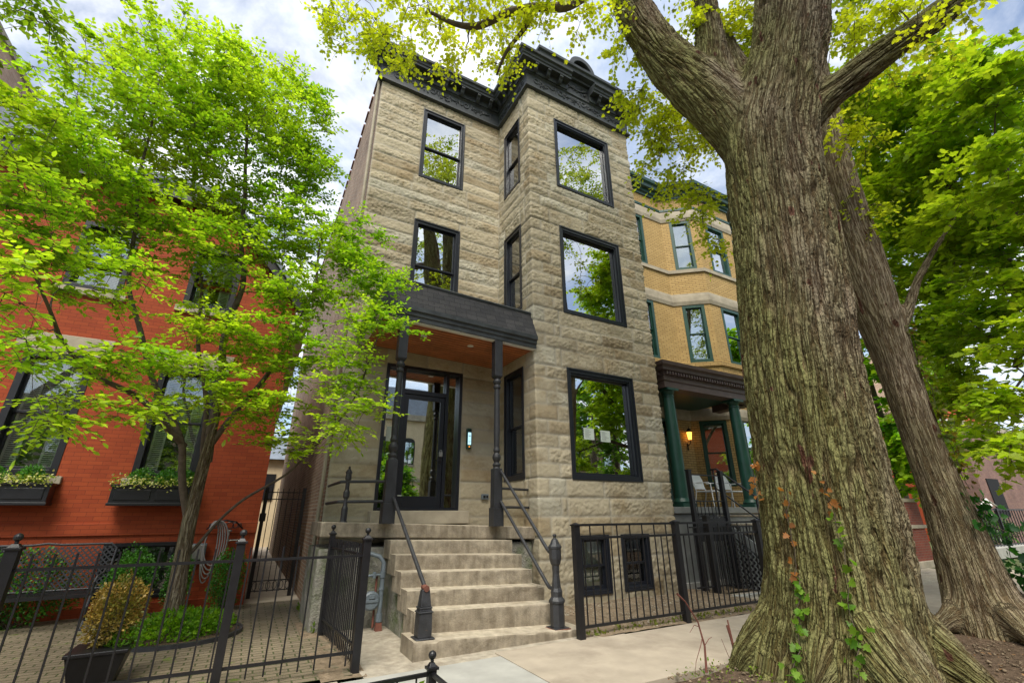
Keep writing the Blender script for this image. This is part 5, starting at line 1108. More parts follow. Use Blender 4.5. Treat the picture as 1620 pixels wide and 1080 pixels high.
pl_ = thing('planter', 'tapered black planter holding a browned shrub behind the iron fence', 'planter', (-1.02, 6.45, 0))
m = MB(); m.taper(-1.02, 6.45, 0, .30, .15, .15, .225, .225); m.taper(-1.02, 6.45, .30, .335, .24, .24, .24, .24); m.build('tub', M['iron'], pl_, bevel=.008)
shrub('brown_shrub', 'half dead boxwood with orange brown leaves in the black planter', 'shrub', (-1.0, 6.5, .62), .235, .235, .31, 4600, .030, (.13, .15, .02), (.40, .26, .06), z0=.33, tmpl=T_QUAD)
shrub('leafy_sprig', 'small green sprigs at the rim of the black planter', 'plant', (-.86, 6.42, .38), .14, .12, .10, 420, .035, (.08, .2, .015), (.15, .32, .02), z0=.3, mat=M['leaf'])
for i, (a, b) in enumerate(((-4.05, -2.9), (-2.12, -.93))):
    cx_ = (a+b)/2; w_ = (b-a)
    for k, q in enumerate((.3, .72) if i == 0 else (.28, .60, .85)):
        shrub('boxwood_ball', '%s round boxwood ball in the %s window box' % (('left', 'right')[k] if i == 0 else ('left', 'middle', 'right')[k], 'left' if i == 0 else 'right'), 'plant', (a+w_*q, YR-.2, 2.17), .17, .13, .15, 1100, .035, BXA, BXB, z0=2.05, group='boxwood balls in the window boxes')
    t_ = thing('flower_trail', 'pale yellow variegated flowers spilling over the %s window box' % ('left' if i == 0 else 'right'), 'flowers', (a, YR-.36, 2.1))
    n = 420; P = np.stack([r.uniform(a-.03, b+.03, n), YR-.35+r.normal(0, .045, n), 2.09+r.normal(0, .045, n)+.03*np.sin(r.uniform(0, 9, n))], -1)
    leaves('foliage', P, norm(r.normal(0, 1, (n, 3))+np.array([0, -1, .2])), r.normal(0, 1, (n, 3)), r.uniform(.03, .055, n), T_OVAL, leafcols(r, n, (.10, .22, .02), (.35, .42, .08)), M['leaf'], t_)
    n = 170; P = np.stack([r.uniform(a-.03, b+.03, n), YR-.40+r.normal(0, .03, n), 2.09+r.normal(0, .05, n)], -1)
    leaves('petals', P, norm(r.normal(0, 1, (n, 3))), r.normal(0, .5, (n, 3))+np.array([0, -1, .3]), r.uniform(.035, .05, n), T_QUAD, leafcols(r, n, (.75, .72, .2), (.85, .85, .5), vs=.05), M['leaf'], t_)
# ivy on the trunks
def ivy(name, label, pts_list, n, ls, ca, cb, spread, nrm):
    t_ = thing(name, label, 'ivy', tuple(pts_list[0][0])); PP = []; st_ = []
    for pts in pts_list:
        pts = np.array(pts, float); tt = np.linspace(0, len(pts)-1, 14); Q = np.stack([np.interp(tt, range(len(pts)), pts[:, k]) for k in range(3)], -1)+r.normal(0, .015, (14, 3)); st_.append((Q, np.full(14, .004)))
        k = r.uniform(0, 13, n); i0 = k.astype(int); f = (k-i0)[:, None]; PP.append(Q[i0]*(1-f)+Q[np.minimum(i0+1, 13)]*f+r.normal(0, spread, (n, 3)))
    P = np.concatenate(PP); N_ = len(P)
    leaves('foliage', P, norm(r.normal(0, .6, (N_, 3))+np.array([0, 0, -.5])+np.array(nrm)*.4), np.array(nrm)+r.normal(0, .35, (N_, 3)), ls*r.uniform(.6, 1.3, N_), T_MAPLE, leafcols(r, N_, ca, cb), M['leaf'], t_)
    tubes_fast('vine', st_, 4, M['bark_thin'], t_); return t_
def on_trunk(az, z, extra=.02, ax=TB, rdv=TR, camdir=None):
    zz = [p[2] for p in ax]; x = np.interp(z, zz, [p[0] for p in ax]); y = np.interp(z, zz, [p[1] for p in ax]); q = np.interp(z, zz, rdv)
    return (x+math.cos(az)*(q+extra), y+math.sin(az)*(q+extra), z)
A0 = math.atan2(-3.05, -5.5)   # towards the viewer
cn_ = (math.cos(A0), math.sin(A0), .1)
ivy('ivy_vine', 'fresh green ivy runner climbing the foot of the massive trunk', [[on_trunk(A0+.06, z, .07+.10*max(0, .5-z)) for z in (.15, .45, .8, 1.15, 1.5)], [on_trunk(A0-.45, z, .09) for z in (.15, .4, .65, .95)]], 34, .075, (.10, .25, .02), (.25, .42, .04), .035, cn_)
ivy('dry_ivy', 'withered orange brown ivy leaves clinging to the massive trunk', [[on_trunk(A0+.02, z, .07) for z in (1.55, 1.7, 1.85)], [on_trunk(A0-.5, z, .07) for z in (.8, 1.1, 1.5, 1.8)], [on_trunk(A0-1.1, z, .06) for z in (1.5, 1.8, 2.2)]], 12, .06, (.30, .12, .03), (.5, .22, .06), .03, cn_)
A2 = math.atan2(-2.95, -8.8); rt = A2+1.2
iv2 = [[on_trunk(rt, z, .06, SB_, SR_) for z in (1.7, 1.5, 1.35)]+[(8.6, 2.1, 1.1), (8.9, 1.9, .75)], [on_trunk(rt+.4, z, .1, SB_, SR_) for z in (1.0, .8, .6)]+[(9.0, 2.0, .9)]]
ivy('trunk_ivy', 'dark green ivy clump sprouting from the leaning trunk', iv2, 85, .10, (.015, .08, .02), (.05, .19, .03), .09, (math.cos(rt), math.sin(rt), .3))
ivy('upper_ivy', 'ivy strands with dry orange leaves up the right side of the leaning trunk', [[on_trunk(rt+.2, z, .03, SB_, SR_) for z in (1.8, 2.4, 3.0, 3.6, 4.3)]], 190, .07, (.20, .12, .03), (.10, .2, .03), .05, (math.cos(rt), math.sin(rt), .3))
# bare twigs and seedlings at the trunk foot
sp = thing('bare_sapling', 'bare reddish sapling stem rising from the mulch left of the massive trunk', 'sapling', (4.42, 3.9, 0))
tubes_fast('stem', [(np.array([(4.42, 3.88, -.02), (4.47, 3.9, .2), (4.44, 3.92, .42), (4.32, 3.95, .62), (4.22, 3.96, .70)]), np.array([.014, .011, .009, .008, .012])), (np.array([(4.45, 3.9, .28), (4.3, 3.8, .25), (4.2, 3.8, .12), (4.16, 3.8, .0)]), np.array([.005, .004, .003, .002])), (np.array([(4.46, 3.9, .2), (4.55, 3.9, .26), (4.6, 3.9, .27)]), np.array([.004, .003, .002])), (np.array([(4.43, 3.9, .38), (4.3, 3.85, .42), (4.22, 3.85, .36)]), np.array([.004, .003, .002]))], 6, M['twig_red'], sp)
sp = thing('snapped_sapling', 'short snapped twin twig stump by the foot of the massive trunk', 'stem', (4.85, 3.85, 0))
tubes_fast('stem', [(np.array([(4.88, 3.85, -.02), (4.86, 3.86, .2), (4.83, 3.87, .36)]), np.array([.016, .013, .012])), (np.array([(4.87, 3.85, .1), (4.88, 3.88, .3), (4.89, 3.9, .4)]), np.array([.010, .009, .008])), (np.array([(4.8, 3.83, -.02), (4.72, 3.83, .12), (4.66, 3.83, .26)]), np.array([.004, .003, .002]))], 6, M['twig_red'], sp)
n = 240; P = np.stack([r.uniform(3.9, 5.2, n), r.uniform(3.1, 3.92, n), r.uniform(.0, .09, n)], -1)
tag(leaves('weeds', P, norm(r.normal(0, 1, (n, 3))+np.array([0, 0, .6])), r.normal(0, .5, (n, 3))+np.array([0, 0, 1]), r.uniform(.018, .042, n), T_OVAL, leafcols(r, n, (.10, .22, .02), (.3, .42, .04)), M['leaf']), kind='stuff')
n = 700; P = np.stack([r.uniform(.4, 1.5, n), r.uniform(3.2, 4.2, n), r.uniform(.0, .24, n)], -1)
pt = thing('guarded_plant', 'bright green leafy plant behind the low tree guard rail', 'plant', (1.2, 3.9, 0))
leaves('foliage', P, norm(r.normal(0, 1, (n, 3))+np.array([0, 0, .8])), r.normal(0, .6, (n, 3))+np.array([0, 0, 1]), r.uniform(.05, .09, n), T_OVAL, leafcols(r, n, (.12, .3, .02), (.3, .48, .03)), M['leaf'], pt)
n = 260; P = np.stack([r.uniform(4.15, 8.5, n), 5.5+np.abs(r.normal(0, .12, n)), r.uniform(.0, .04, n)], -1)
tag(leaves('grass_tufts', P, norm(r.normal(0, .4, (n, 3))+np.array([0, 0, 1])), r.normal(0, 1, (n, 3)), r.uniform(.03, .07, n), T_QUAD, leafcols(r, n, (.12, .16, .03), (.25, .28, .06)), M['leaf']), kind='stuff')
n = 220; P = np.stack([1.02+np.abs(r.normal(0, .06, n)), r.uniform(7.6, 9.6, n), r.uniform(.0, .09, n)], -1)
tag(leaves('weeds', P, norm(r.normal(0, .5, (n, 3))+np.array([0, 0, 1])), r.normal(0, 1, (n, 3)), r.uniform(.03, .07, n), T_QUAD, leafcols(r, n, (.10, .2, .02), (.22, .32, .04)), M['leaf']), kind='stuff')
n = 500; P = np.stack([r.uniform(3.4, 10, n), r.uniform(.8, 3.9, n), r.uniform(.0, .05, n)], -1)
tag(leaves('leaf_litter', P, norm(r.normal(0, 1, (n, 3))*np.array([1, 1, .3])), r.normal(0, .4, (n, 3))+np.array([0, 0, 1]), r.uniform(.02, .05, n), T_OVAL, leafcols(r, n, (.16, .08, .03), (.34, .2, .1)), M['leaf_dark']), kind='stuff')
# ================================================================== COURTYARD THINGS
be = thing('garden_bench', 'black cast metal bench with woven lattice back against the red wall', 'bench', (-2.6, 9.7, 0))
BX0, BX1, BY = -3.55, -1.80, 9.85
def lattice(m, x0, x1, z0, z1, T, st=.075, wd=.013):
    w_, h_ = x1-x0, z1-z0
    for s_ in (-1, 1):
        k = -h_
        while k < w_+h_:
            # line u = k + t, z = t (or mirrored)
            ta, tb = max(0, -k), min(h_, w_-k)
            if tb > ta+.01:
                ua, ub = k+ta, k+tb
                if s_ < 0: ua, ub = w_-ua, w_-ub
                dq = .004*s_
                m.add([T(x0+ua-wd, dq, z0+ta), T(x0+ua+wd, dq, z0+ta), T(x0+ub+wd, dq, z0+tb), T(x0+ub-wd, dq, z0+tb)], [(0, 1, 2, 3)])
                m.add([T(x0+ua-wd, dq+.006, z0+ta), T(x0+ua+wd, dq+.006, z0+ta), T(x0+ub+wd, dq+.006, z0+tb), T(x0+ub-wd, dq+.006, z0+tb)], [(3, 2, 1, 0)])
            k += st
Tb = lambda u, d, z: (u, BY+.30+(z-.5)*.22+d, z)
m = MB(); lattice(m, BX0+.03, BX1-.03, .50, 1.08, Tb); m.build('woven_back', M['iron'], be)
m = MB(); m.tube([Tb(BX0, 0, .46), Tb(BX0, 0, 1.04), Tb(BX0+.08, 0, 1.11), Tb(BX0+.7, 0, 1.11), Tb((BX0+BX1)/2, 0, 1.13), Tb(BX1-.7, 0, 1.11), Tb(BX1-.08, 0, 1.11), Tb(BX1, 0, 1.04), Tb(BX1, 0, .46)], .018, 8); m.tube([Tb(BX0, 0, .48), Tb(BX1, 0, .48)], .015, 8); m.build('back_frame', M['old_iron'], be)
m = MB()
Ts = lambda u, d, z: (u, BY-.25+z, .45+d)
lattice(m, BX0+.02, BX1-.02, 0, .5, Ts); m.box(BX0, BX1, BY-.27, BY-.235, .42, .465); m.box(BX0, BX1, BY+.24, BY+.27, .42, .465); m.build('seat', M['iron'], be)
for x in (BX0+.03, BX1-.03):
    m = MB(); m.tube([(x, BY-.25, .45), (x, BY-.30, .30), (x, BY-.24, .12), (x, BY-.30, .0)], .019, 8); m.lathe(x, BY-.30, [(.03, 0), (.03, .02), (.01, .03)], 8); m.build('leg', M['old_iron'], be)
    m = MB(); m.tube([(x, BY+.26, .45), (x, BY+.32, .0)], .019, 8); m.build('leg', M['old_iron'], be)
    m = MB(); m.tube([(x, BY-.24, .45), (x, BY-.27, .62), (x, BY-.2, .68), (x, BY+.1, .70), (x, BY+.33, .78)], .016, 8); m.build('armrest', M['old_iron'], be)
hh = thing('hose_hanger', 'ornate black scroll hanger fixed to the red wall near the gangway', 'hose hanger', (-.33, 10.6, 1.4))
m = MB()
for s_ in (-1, 1):
    for rr_, q in ((.06, .07), (.045, .16), (.03, .23)): m.tube([(-.33+s_*q+rr_*math.cos(a), 10.62, 1.36+rr_*math.sin(a)) for a in np.linspace(0, 6.283, 13)], .009, 5, False)
m.tube([(-.62, 10.6, 1.30), (-.5, 10.45, 1.42), (-.33, 10.42, 1.45), (-.16, 10.45, 1.42), (-.04, 10.6, 1.30)], .014, 6); m.build('scrollwork', M['iron'], hh)
ho = thing('garden_hose', 'grey garden hose coiled in long loops over the scroll hanger', 'hose', (-.5, 10.5, .8))
m = MB()
for k in range(5):
    w_ = .10+.018*k; zb = .42+.07*k; c_ = -.5+.02*k
    m.tube([(c_+w_*math.cos(a), 10.48-.02*k, .5*(zb+1.44)+.5*(1.44-zb)*math.sin(a)) for a in np.linspace(0, 6.283, 25)], .011, 6, False)
m.build('hose_coil', M['hose'], ho)
fc = thing('wall_faucet', 'brass and steel outdoor faucet on the red wall under the hanger', 'faucet', (-.25, 10.6, 1.1))
m = MB(); m.tube([(-.25, 10.7, 1.12), (-.25, 10.56, 1.12), (-.25, 10.56, 1.0)], .018, 8); m.tube([(-.25, 10.6, 1.12), (-.25, 10.6, 1.25)], .014, 8); m.lathe(-.25, 10.6, [(.04, 1.25), (.045, 1.265), (.04, 1.28)], 10); m.tube([(-.25, 10.58, 1.1), (-.05, 10.58, 1.1), (-.05, 10.58, .98)], .014, 8); m.build('tap', M['steel'], fc)
ub = thing('utility_box', 'pale grey utility box low on the red wall behind the young trunk', 'utility box', (-.68, 10.62, .9))
m = MB(); m.box(-.80, -.56, 10.56, 10.66, .78, 1.06); m.build('box', M['meter'], ub, bevel=.01)
m = MB(); m.box(-.78, -.58, 10.548, 10.5595, .80, 1.04); m.build('cover', M['steel'], ub, bevel=.005)

# ================================================================== YELLOW HOUSE
yel = thing('yellow_brick_house', 'yellow brick house with green windows, canted bay and stone bands right of the limestone house', 'house', (12, 10, 0))
YP = [(8.14, 10.0), (12.24, 10.0), (13.22, 9.2), (15.35, 9.2), (16.3, 10.0), (17.0, 10.0)]
def seg_T(i, u0=0):
    a, b = Vector(YP[i]), Vector(YP[i+1]); d = (b-a).normalized(); nn = Vector((-d.y, d.x))
    return (lambda u, dd, z: (a.x+d.x*(u+u0)+nn.x*dd, a.y+d.y*(u+u0)+nn.y*dd, z)), (b-a).length
YW = {0: [(2.16, 3.10, 9.98, 12.12), (2.16, 3.10, 6.35, 8.52), (2.9, 3.55, 2.4, 4.5), (1.2, 2.4, 1.75, 4.5)], 1: [(.30, 1.06, 9.98, 12.12), (.30, 1.06, 6.35, 8.52)], 2: [(.56, 1.62, 9.98, 12.12), (.56, 1.62, 6.35, 8.52)], 3: [], 4: []}
YW[0] = YW[0][:2]+[(2.2, 3.1, 1.75, 4.35)]
YW[1].append((.26, 1.10, 2.30, 4.35)); YW[2].append((.5, 1.62, 2.5, 4.5))
for i in range(5):
    T, Ln = seg_T(i); hs = YW[i]; m = MB()
    xs = sorted(set([0, Ln]+[h[0] for h in hs]+[h[1] for h in hs])); zs = sorted(set([-.1, 13.3]+[h[2] for h in hs]+[h[3] for h in hs]))
    for a in range(len(xs)-1):
        for b in range(len(zs)-1):
            cx_, cz_ = .5*(xs[a]+xs[a+1]), .5*(zs[b]+zs[b+1])
            if any(h[0] < cx_ < h[1] and h[2] < cz_ < h[3] for h in hs): continue
            m.add([T(xs[a],0,zs[b]), T(xs[a+1],0,zs[b]), T(xs[a+1],0,zs[b+1]), T(xs[a],0,zs[b+1])], [(0,1,2,3)])
    for a, b, c, d in hs:
        for P in ([(a,0,c),(a,.14,c),(a,.14,d),(a,0,d)], [(b,0,c),(b,.14,c),(b,.14,d),(b,0,d)], [(a,0,d),(b,0,d),(b,.14,d),(a,.14,d)], [(a,0,c),(b,0,c),(b,.14,c),(a,.14,c)]): m.add([T(*p) for p in P], [(0,1,2,3)])
    m.build('brick_wall', M['yellow_brick'], yel)
    for j, (a, b, c, d) in enumerate(hs):
        T2, _ = seg_T(i, a)
        if i == 0 and j == 2:
            m = MB(T2); ring(m, 0, b-a, c, d, .09, -.01, .12); m.box(.09, b-a-.09, .06, .1, c+.1, d-.55); dd = m.build('door', M['green'], yel, bevel=.005)
            m = MB(T2); m.box(.25, b-a-.25, .05, .058, 2.75, 3.35); m.build('brass_plate', M['wood'], dd); m = MB(T2); m.box(.1, b-a-.1, .08, .09, d-.54, d-.1); m.build('transom_pane', M['glass_dark'], dd)
            continue
        window(yel, T2, b-a, c, d, 'hungm', M['green'], M['glass'] if i == 2 else M['glass_dark'], M['curtain'], rec=.09, t=.11, dep=.4, blind=.35 if d < 5 else None)
def band(name, z0, z1, o, mat, rough=0.0, i0=0, path=None, bev=.01):
    m = MB(); pp = path or YP; m.sweep(pp, [(-.05, z0), (o, z0), (o+rough, z0+(z1-z0)*.3), (o+rough*.6, z0+(z1-z0)*.75), (o, z1), (-.05, z1)]); return m.build(name, mat, yel)
band('stone_band', 12.125, 12.60, .03, M['stone_smooth'], .03); band('stone_band', 8.53, 8.98, .03, M['stone_smooth'], .03); band('stone_band', 4.36, 4.75, .03, M['stone_smooth'], .03)
band('sill_course', 9.84, 9.975, .06, M['stone_smooth']); band('sill_course', 6.20, 6.345, .06, M['yellow_brick'])
band('dark_moulding', 12.62, 12.72, .05, M['green'])
m = MB(); m.sweep(YP, [(-.2, 13.18), (.05, 13.18), (.06, 13.28), (.12, 13.30), (.13, 13.42), (.26, 13.44), (.28, 13.56), (.36, 13.62), (.38, 13.74), (-.2, 13.8)]); cy = m.build('cornice', M['green'], yel)
for i in range(5):
    T, Ln = seg_T(i)
    m = MB(T); k = .06
    while k < Ln: m.box(k, k+.055, -.125, -.062, 13.30, 13.38); k += .11
    m.build('dentils', M['green'], cy)
m = MB(); m.box(8.14, 8.4, 10.05, 24, -.1, 13.2); m.box(16.8, 17.0, 10.05, 24, -.1, 13.2); m.box(8.14, 17, 23.8, 24, -.1, 13.2); m.box(8.2, 16.95, 10.05, 23.8, 13.0, 13.2); m.prism([(12.24, 10.05), (13.24, 9.24), (15.33, 9.24), (16.28, 10.05)], 13.0, 13.17, 'z'); m.build('rear_wall', M['brown_brick'], yel)
la = thing('wall_lantern', 'lit amber lantern on the yellow brick porch wall', 'lantern', (11.93, 9.9, 3.8))
lm, nt_, p_ = newmat('lit amber glass'); p_.inputs['Base Color'].default_value = (.9, .4, .05, 1); p_.inputs['Emission Color'].default_value = (1, .42, .06, 1); p_.inputs['Emission Strength'].default_value = 1.8
m = MB(); m.lathe(11.93, 9.86, [(.05, 3.72), (.08, 3.95), (.07, 3.95)], 8); m.build('glass_shade', lm, la)
m = MB(); m.lathe(11.93, 9.86, [(.10, 3.95), (.06, 4.04), (.012, 4.08), (.01, 4.14)], 8); m.tube([(11.93, 9.86, 3.72), (11.93, 9.86, 3.62), (11.93, 9.93, 3.55), (11.93, 10.0, 3.55)], .015, 6); m.tube([(11.93, 9.98, 3.62), (11.93, 9.98, 3.4)], .02, 6); m.build('bracket', M['iron'], la)
# porch of the yellow house
po = thing('green_columned_porch', 'porch with dentilled brown entablature on dark green round columns', 'porch', (10.5, 8.5, 1.65))
m = MB(); m.box(8.22, 12.6, 7.6, 9.98, 1.52, 1.66); m.build('porch_floor', M['grey_paint'], po, bevel=.01)
m = MB(); m.box(8.25, 12.55, 7.66, 7.75, .0, 1.515); m.build('porch_skirt', M['grey_paint'], po)
for x in (8.92, 11.5):
    m = MB(); y = 7.86; m.taper(x, y, 1.66, 1.74, .22, .22, .22, .22); m.lathe(x, y, [(.20, 1.74), (.21, 1.78), (.18, 1.82), (.165, 1.86)]+[(.165-.03*t*t, 1.86+2.42*t) for t in np.linspace(0, 1, 8)]+[(.15, 4.29), (.15, 4.32), (.13, 4.34), (.17, 4.41), (.175, 4.44)], 28); m.taper(x, y, 4.44, 4.50, .20, .20, .20, .20)
    m.build('column', M['green'], po, smooth=True)
pp = [(8.40, 9.98), (8.62, 7.68), (12.7, 7.68), (12.7, 9.2)]; pp = [(8.66, 9.98), (8.66, 7.68), (12.7, 7.68), (12.7, 9.2)]
m = MB(); m.sweep(pp, [(-.35, 4.50), (0, 4.50), (0, 4.66), (.03, 4.68), (.03, 4.80), (-.35, 4.80)]); m.build('entablature', M['brown_trim'], po)
m = MB(); m.sweep(pp, [(-.35, 4.80), (.05, 4.80), (.05, 4.90), (.14, 4.92), (.15, 5.0), (.22, 5.04), (.24, 5.12), (.0, 5.15), (-.6, 5.28), (-.6, 5.15)]); ck = m.build('porch_cornice', M['brown_trim'], po)
m = MB()
k = 8.66
while k < 12.7: m.box(k, k+.05, 7.56, 7.628, 4.815, 4.895); k += .10
k = 7.75
while k < 9.9: m.box(8.54, 8.608, k, k+.05, 4.815, 4.895); k += .10
m.build('dentils', M['brown_trim'], ck)
m = MB(); m.box(8.95, 12.4, 7.97, 9.98, 4.70, 4.74); m.box(8.7, 12.68, 7.9, 9.98, 5.16, 5.2); m.build('porch_ceiling', M['green'], po)
# steps, lattice and rails of the yellow house
ys = thing('grey_porch_steps', 'grey painted wooden steps with lattice side climbing to the green columned porch', 'steps', (11.2, 6.8, 0))
for k in range(8):
    z = 1.48-.185*k; y1 = 7.62-.27*k
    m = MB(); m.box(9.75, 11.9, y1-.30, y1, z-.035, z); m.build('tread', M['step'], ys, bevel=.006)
    m = MB(); m.box(9.78, 11.87, y1-.27, y1-.25, z-.185, z-.036); m.build('riser', M['grey_paint'], ys)
m = MB(); m.prism([(7.62, 1.50), (7.62, 1.30), (5.6, -.08), (5.42, -.08), (5.42, .04)], 9.70, 9.745, 'x'); m.build('stringer', M['grey_paint'], ys)
m = MB()
Tl = lambda u, d, z: (9.72+d, 7.6-u, z)
for s_ in (-1, 1):
    k = -1.5
    while k < 3.4:
        pts = []
        for t in np.linspace(0, 1.4, 36):
            u = k+t if s_ > 0 else k+1.4-t
            if 0 < u < 1.95 and t < 1.28-.66*u: pts.append((u, t))
        if len(pts) > 2:
            (ua, ta), (ub, tb_) = pts[0], pts[-1]
            m.add([Tl(ua-.022, .004*s_, ta), Tl(ua+.022, .004*s_, ta), Tl(ub+.022, .004*s_, tb_), Tl(ub-.022, .004*s_, tb_)], [(0, 1, 2, 3)])
        k += .12
m.box(9.70, 9.74, 7.52, 7.6, 0, 1.3); m.build('lattice_panel', M['grey_paint'], ys)
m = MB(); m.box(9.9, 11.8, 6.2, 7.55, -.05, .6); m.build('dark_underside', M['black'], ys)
for x, lb in ((9.78, 'left sloping black metal railing of the grey porch steps'), ):
    hr = thing('step_railing', lb, 'handrail', (x, 6.8, .9))
    m = MB(); m.tube([(x, 7.62, 2.52), (x, 7.45, 2.52), (x, 5.55, 1.12)], .022, 8); m.tube([(x, 7.5, 2.06), (x, 5.6, .66)], .018, 8); m.build('rail', M['iron'], hr)
    for y, z0, z1 in ((7.55, 1.5, 2.52), (6.55, .72, 1.86), (5.6, -.05, 1.14)): m = MB(); m.tube([(x, y, z0), (x, y, z1)], .022, 4); m.build('post', M['iron'], hr)
gt = thing('basement_gate', 'black iron gate and posts guarding the stair beside the left green column', 'gate', (8.9, 7.1, 0))
for x in (8.55, 9.62): m = MB(); m.taper(x, 7.25, -.05, 2.42, .045, .045, .045, .045); m.taper(x, 7.25, 2.42, 2.45, .055, .055, .055, .055); m.build('gate_post', M['iron'], gt)
m = MB()
for z in (2.34, 1.78, 1.45): m.tube([(8.55, 7.25, z), (9.62, 7.25, z)], .018, 4)
m.box(8.62, 9.55, 7.24, 7.26, .95, 1.42)
for k in range(8): m.tube([(8.68+k*.12, 7.25, .1), (8.68+k*.12, 7.25, 1.78)], .010, 4)
m.build('gate_leaf', M['iron'], gt)
# porch chairs
def chair(x, y, rz, lb):
    t_ = thing('porch_chair', lb, 'chair', (0, 0, 0), 'white chairs on the yellow porch')
    m = MB(); m.prism([(-.25, -.24), (.25, -.24), (.25, .22), (-.25, .22)], .42, .45, 'z'); m.build('seat', M['plastic_white'], t_, bevel=.012)
    m = MB(); n = 10; A = [(-.24+.0*i, 0) for i in range(1)]
    ol = [(-.25, .50), (-.26, .75), (-.20, .88), (-.10, .92), (.10, .92), (.20, .88), (.26, .75), (.25, .50)]
    m.prism(ol, .22, .245, 'y'); m.v = [(a, b+(c-.45)*.22, c) for a, b, c in m.v]; m.build('backrest', M['plastic_white'], t_, bevel=.01)
    for s_ in (-1, 1):
        m = MB(); m.tube([(s_*.27, -.26, 0), (s_*.27, -.24, .62), (s_*.27, -.18, .66), (s_*.27, .2, .66)], .014, 8); m.build('armrest', M['plastic_white'], t_)
        m = MB(); m.tube([(s_*.25, .32, 0), (s_*.25, .22, .45), (s_*.25, .3, .66)], .014, 8); m.build('leg', M['plastic_white'], t_)
    t_.location = (x, y, 1.66); t_.rotation_euler = (0, 0, rz)
chair(11.15, 8.85, .15, 'white metal chair nearer the left column on the yellow porch'); chair(12.0, 8.75, -.1, 'white metal chair nearer the right column on the yellow porch')

# ================================================================== BACKGROUND RIGHT
gw = thing('garden_wall', 'low dark red brick garden wall with stone cap and band beyond the trunks', 'wall', (17.5, 7.15, 0))
m = MB(); m.box(16.2, 18.95, 7.15, 7.4, .1, 1.82); m.build('brickwork', M['wall_brick'], gw)
m = MB(); m.box(16.15, 19.0, 7.11, 7.44, 1.822, 1.93); m.box(16.15, 19.0, 7.10, 7.42, 1.05, 1.15); m.box(16.15, 19.0, 7.05, 7.45, -.05, .14); m.build('stone_cap', M['stone_smooth'], gw, bevel=.01)
hg = thing('garden_hedge', 'yellow green shrub mass rising behind the low brick garden wall', 'shrub', (17.5, 8.4, 0))
shrub('x', None, None, (18.0, 8.3, 2.9), 1.7, .8, 2.3, 11000, .12, (.10, .20, .02), (.32, .42, .04), mat=M['leaf'], parent=hg, tmpl=T_OVAL, z0=.1)
shrub('x', None, None, (19.6, 8.6, 4.2), 1.0, .9, 1.6, 4000, .12, (.10, .22, .02), (.28, .40, .04), mat=M['leaf'], parent=hg, tmpl=T_OVAL, z0=2.0)
gt_ = thing('garden_tree', 'bright leafy garden tree seen in the gap between the two trunks', 'tree', (20.2, 7.9, 0))
GT = [([(20.2, 7.9, -.1), (20.1, 7.9, 2), (20.0, 7.8, 4), (19.7, 7.7, 7), (19.4, 7.6, 9.5)], [.16, .14, .11, .07, .03])]
gb = [(19.6, 6.77, 4.8, 0.66, 0.77, 0.88), (19.14, 6.79, 6.84, 0.68, 1.03, 1.37), (18.74, 6.82, 3.06, 0.58, 0.75, 0.93), (18.59, 6.97, 3.89, 0.53, 0.58, 0.63), (20.66, 6.13, 5.93, 0.56, 0.62, 0.68), (18.69, 6.42, 8.6, 0.57, 0.86, 1.15)]
tg_ = blob_points(r, gb, 150, .6); paths, dirs = grow(r, GT, tg_, maxr=.05, minr=.008)
tp, P, Dv, Nv, S_ = twigs(r, tg_, dirs, 7, .45, 9, .16, flat=.6, droop=.2, jit=.3, up_jit=.5)
leaves('crown', P, Dv, Nv, S_, T_MAPLE, leafcols(r, len(P), (.14, .36, .015), (.40, .6, .03), P), M['leaf'], gt_)
tubes_fast('trunk', GT, 10, M['bark_thin'], gt_); tubes_fast('branches', paths+tp, 4, M['bark_thin'], gt_)
ff = fence('far_iron_fence', 'black iron fence on a stone kerb at the far right edge', (22.4, 7.3), (34, 7.3), [(0.0, 1.62, .05), (.3, 1.62, .05), (.6, 1.62, .05), (.95, 1.62, .05)], (1.6, .35), .3, 1.6, M['iron'], pbot=.3, capped=True, rr_=.022, pr=.014)
m = MB(); m.box(22.2, 36, 7.1, 7.5, -.08, .3); tag(m.build('stone_kerb', M['concrete_grey'], bevel=.02), 'pale stone kerb carrying the far iron fence', 'kerb')
ob = thing('orange_brick_house', 'distant orange brick house with white trimmed gable glimpsed between leaves', 'house', (41, 14, 0))
m = MB(); m.box(36.5, 47, 12, 24, -.1, 7.5); m.prism([(36.5, 7.5), (41.5, 12.6), (47, 7.5)], 12, 24); m.build('brick_wall', M['orange_brick'], ob)
m = MB()
for s_, (xa, xb) in ((1, (36.2, 41.5)), (-1, (47.3, 41.5))): m.prism([(xa, 7.1), (xb, 12.5), (xb, 13.0), (xa, 7.6)], 11.6, 11.98)
m.build('gable_trim', M['white'], ob)
m = MB()
for (xa, xb) in ((36.0, 41.5), (47.5, 41.5)): m.prism([(xa, 7.45), (xb, 13.02), (xb, 13.25), (xa, 7.7)], 11.7, 24.2)
m.build('roof', M['brown_brick'], ob)
for (xa, za) in ((38.1, 2.2), (41.6, 2.2), (38.4, 5.2), (41.4, 5.2)):
    m = MB(); ring(m, xa, xa+1.3, za, za+2.1, .14, 11.9, 11.99); wo_ = m.build('window', M['white'], ob); m = MB(); m.box(xa+.14, xa+1.16, 11.95, 11.98, za+.14, za+1.96); m.build('pane', M['glass_dark'], wo_)
bb = thing('brown_brick_building', 'distant purple brown brick building with a dark window at the far right', 'building', (36, 10.5, 0))
m = MB(); m.box(35.2, 60, 10.2, 11.8, -.1, 6.2); m.build('brick_wall', M['far_brick'], bb)
m = MB(); m.box(35.0, 60, 10.0, 11.75, 6.21, 6.5); m.build('parapet', M['stone_smooth'], bb)
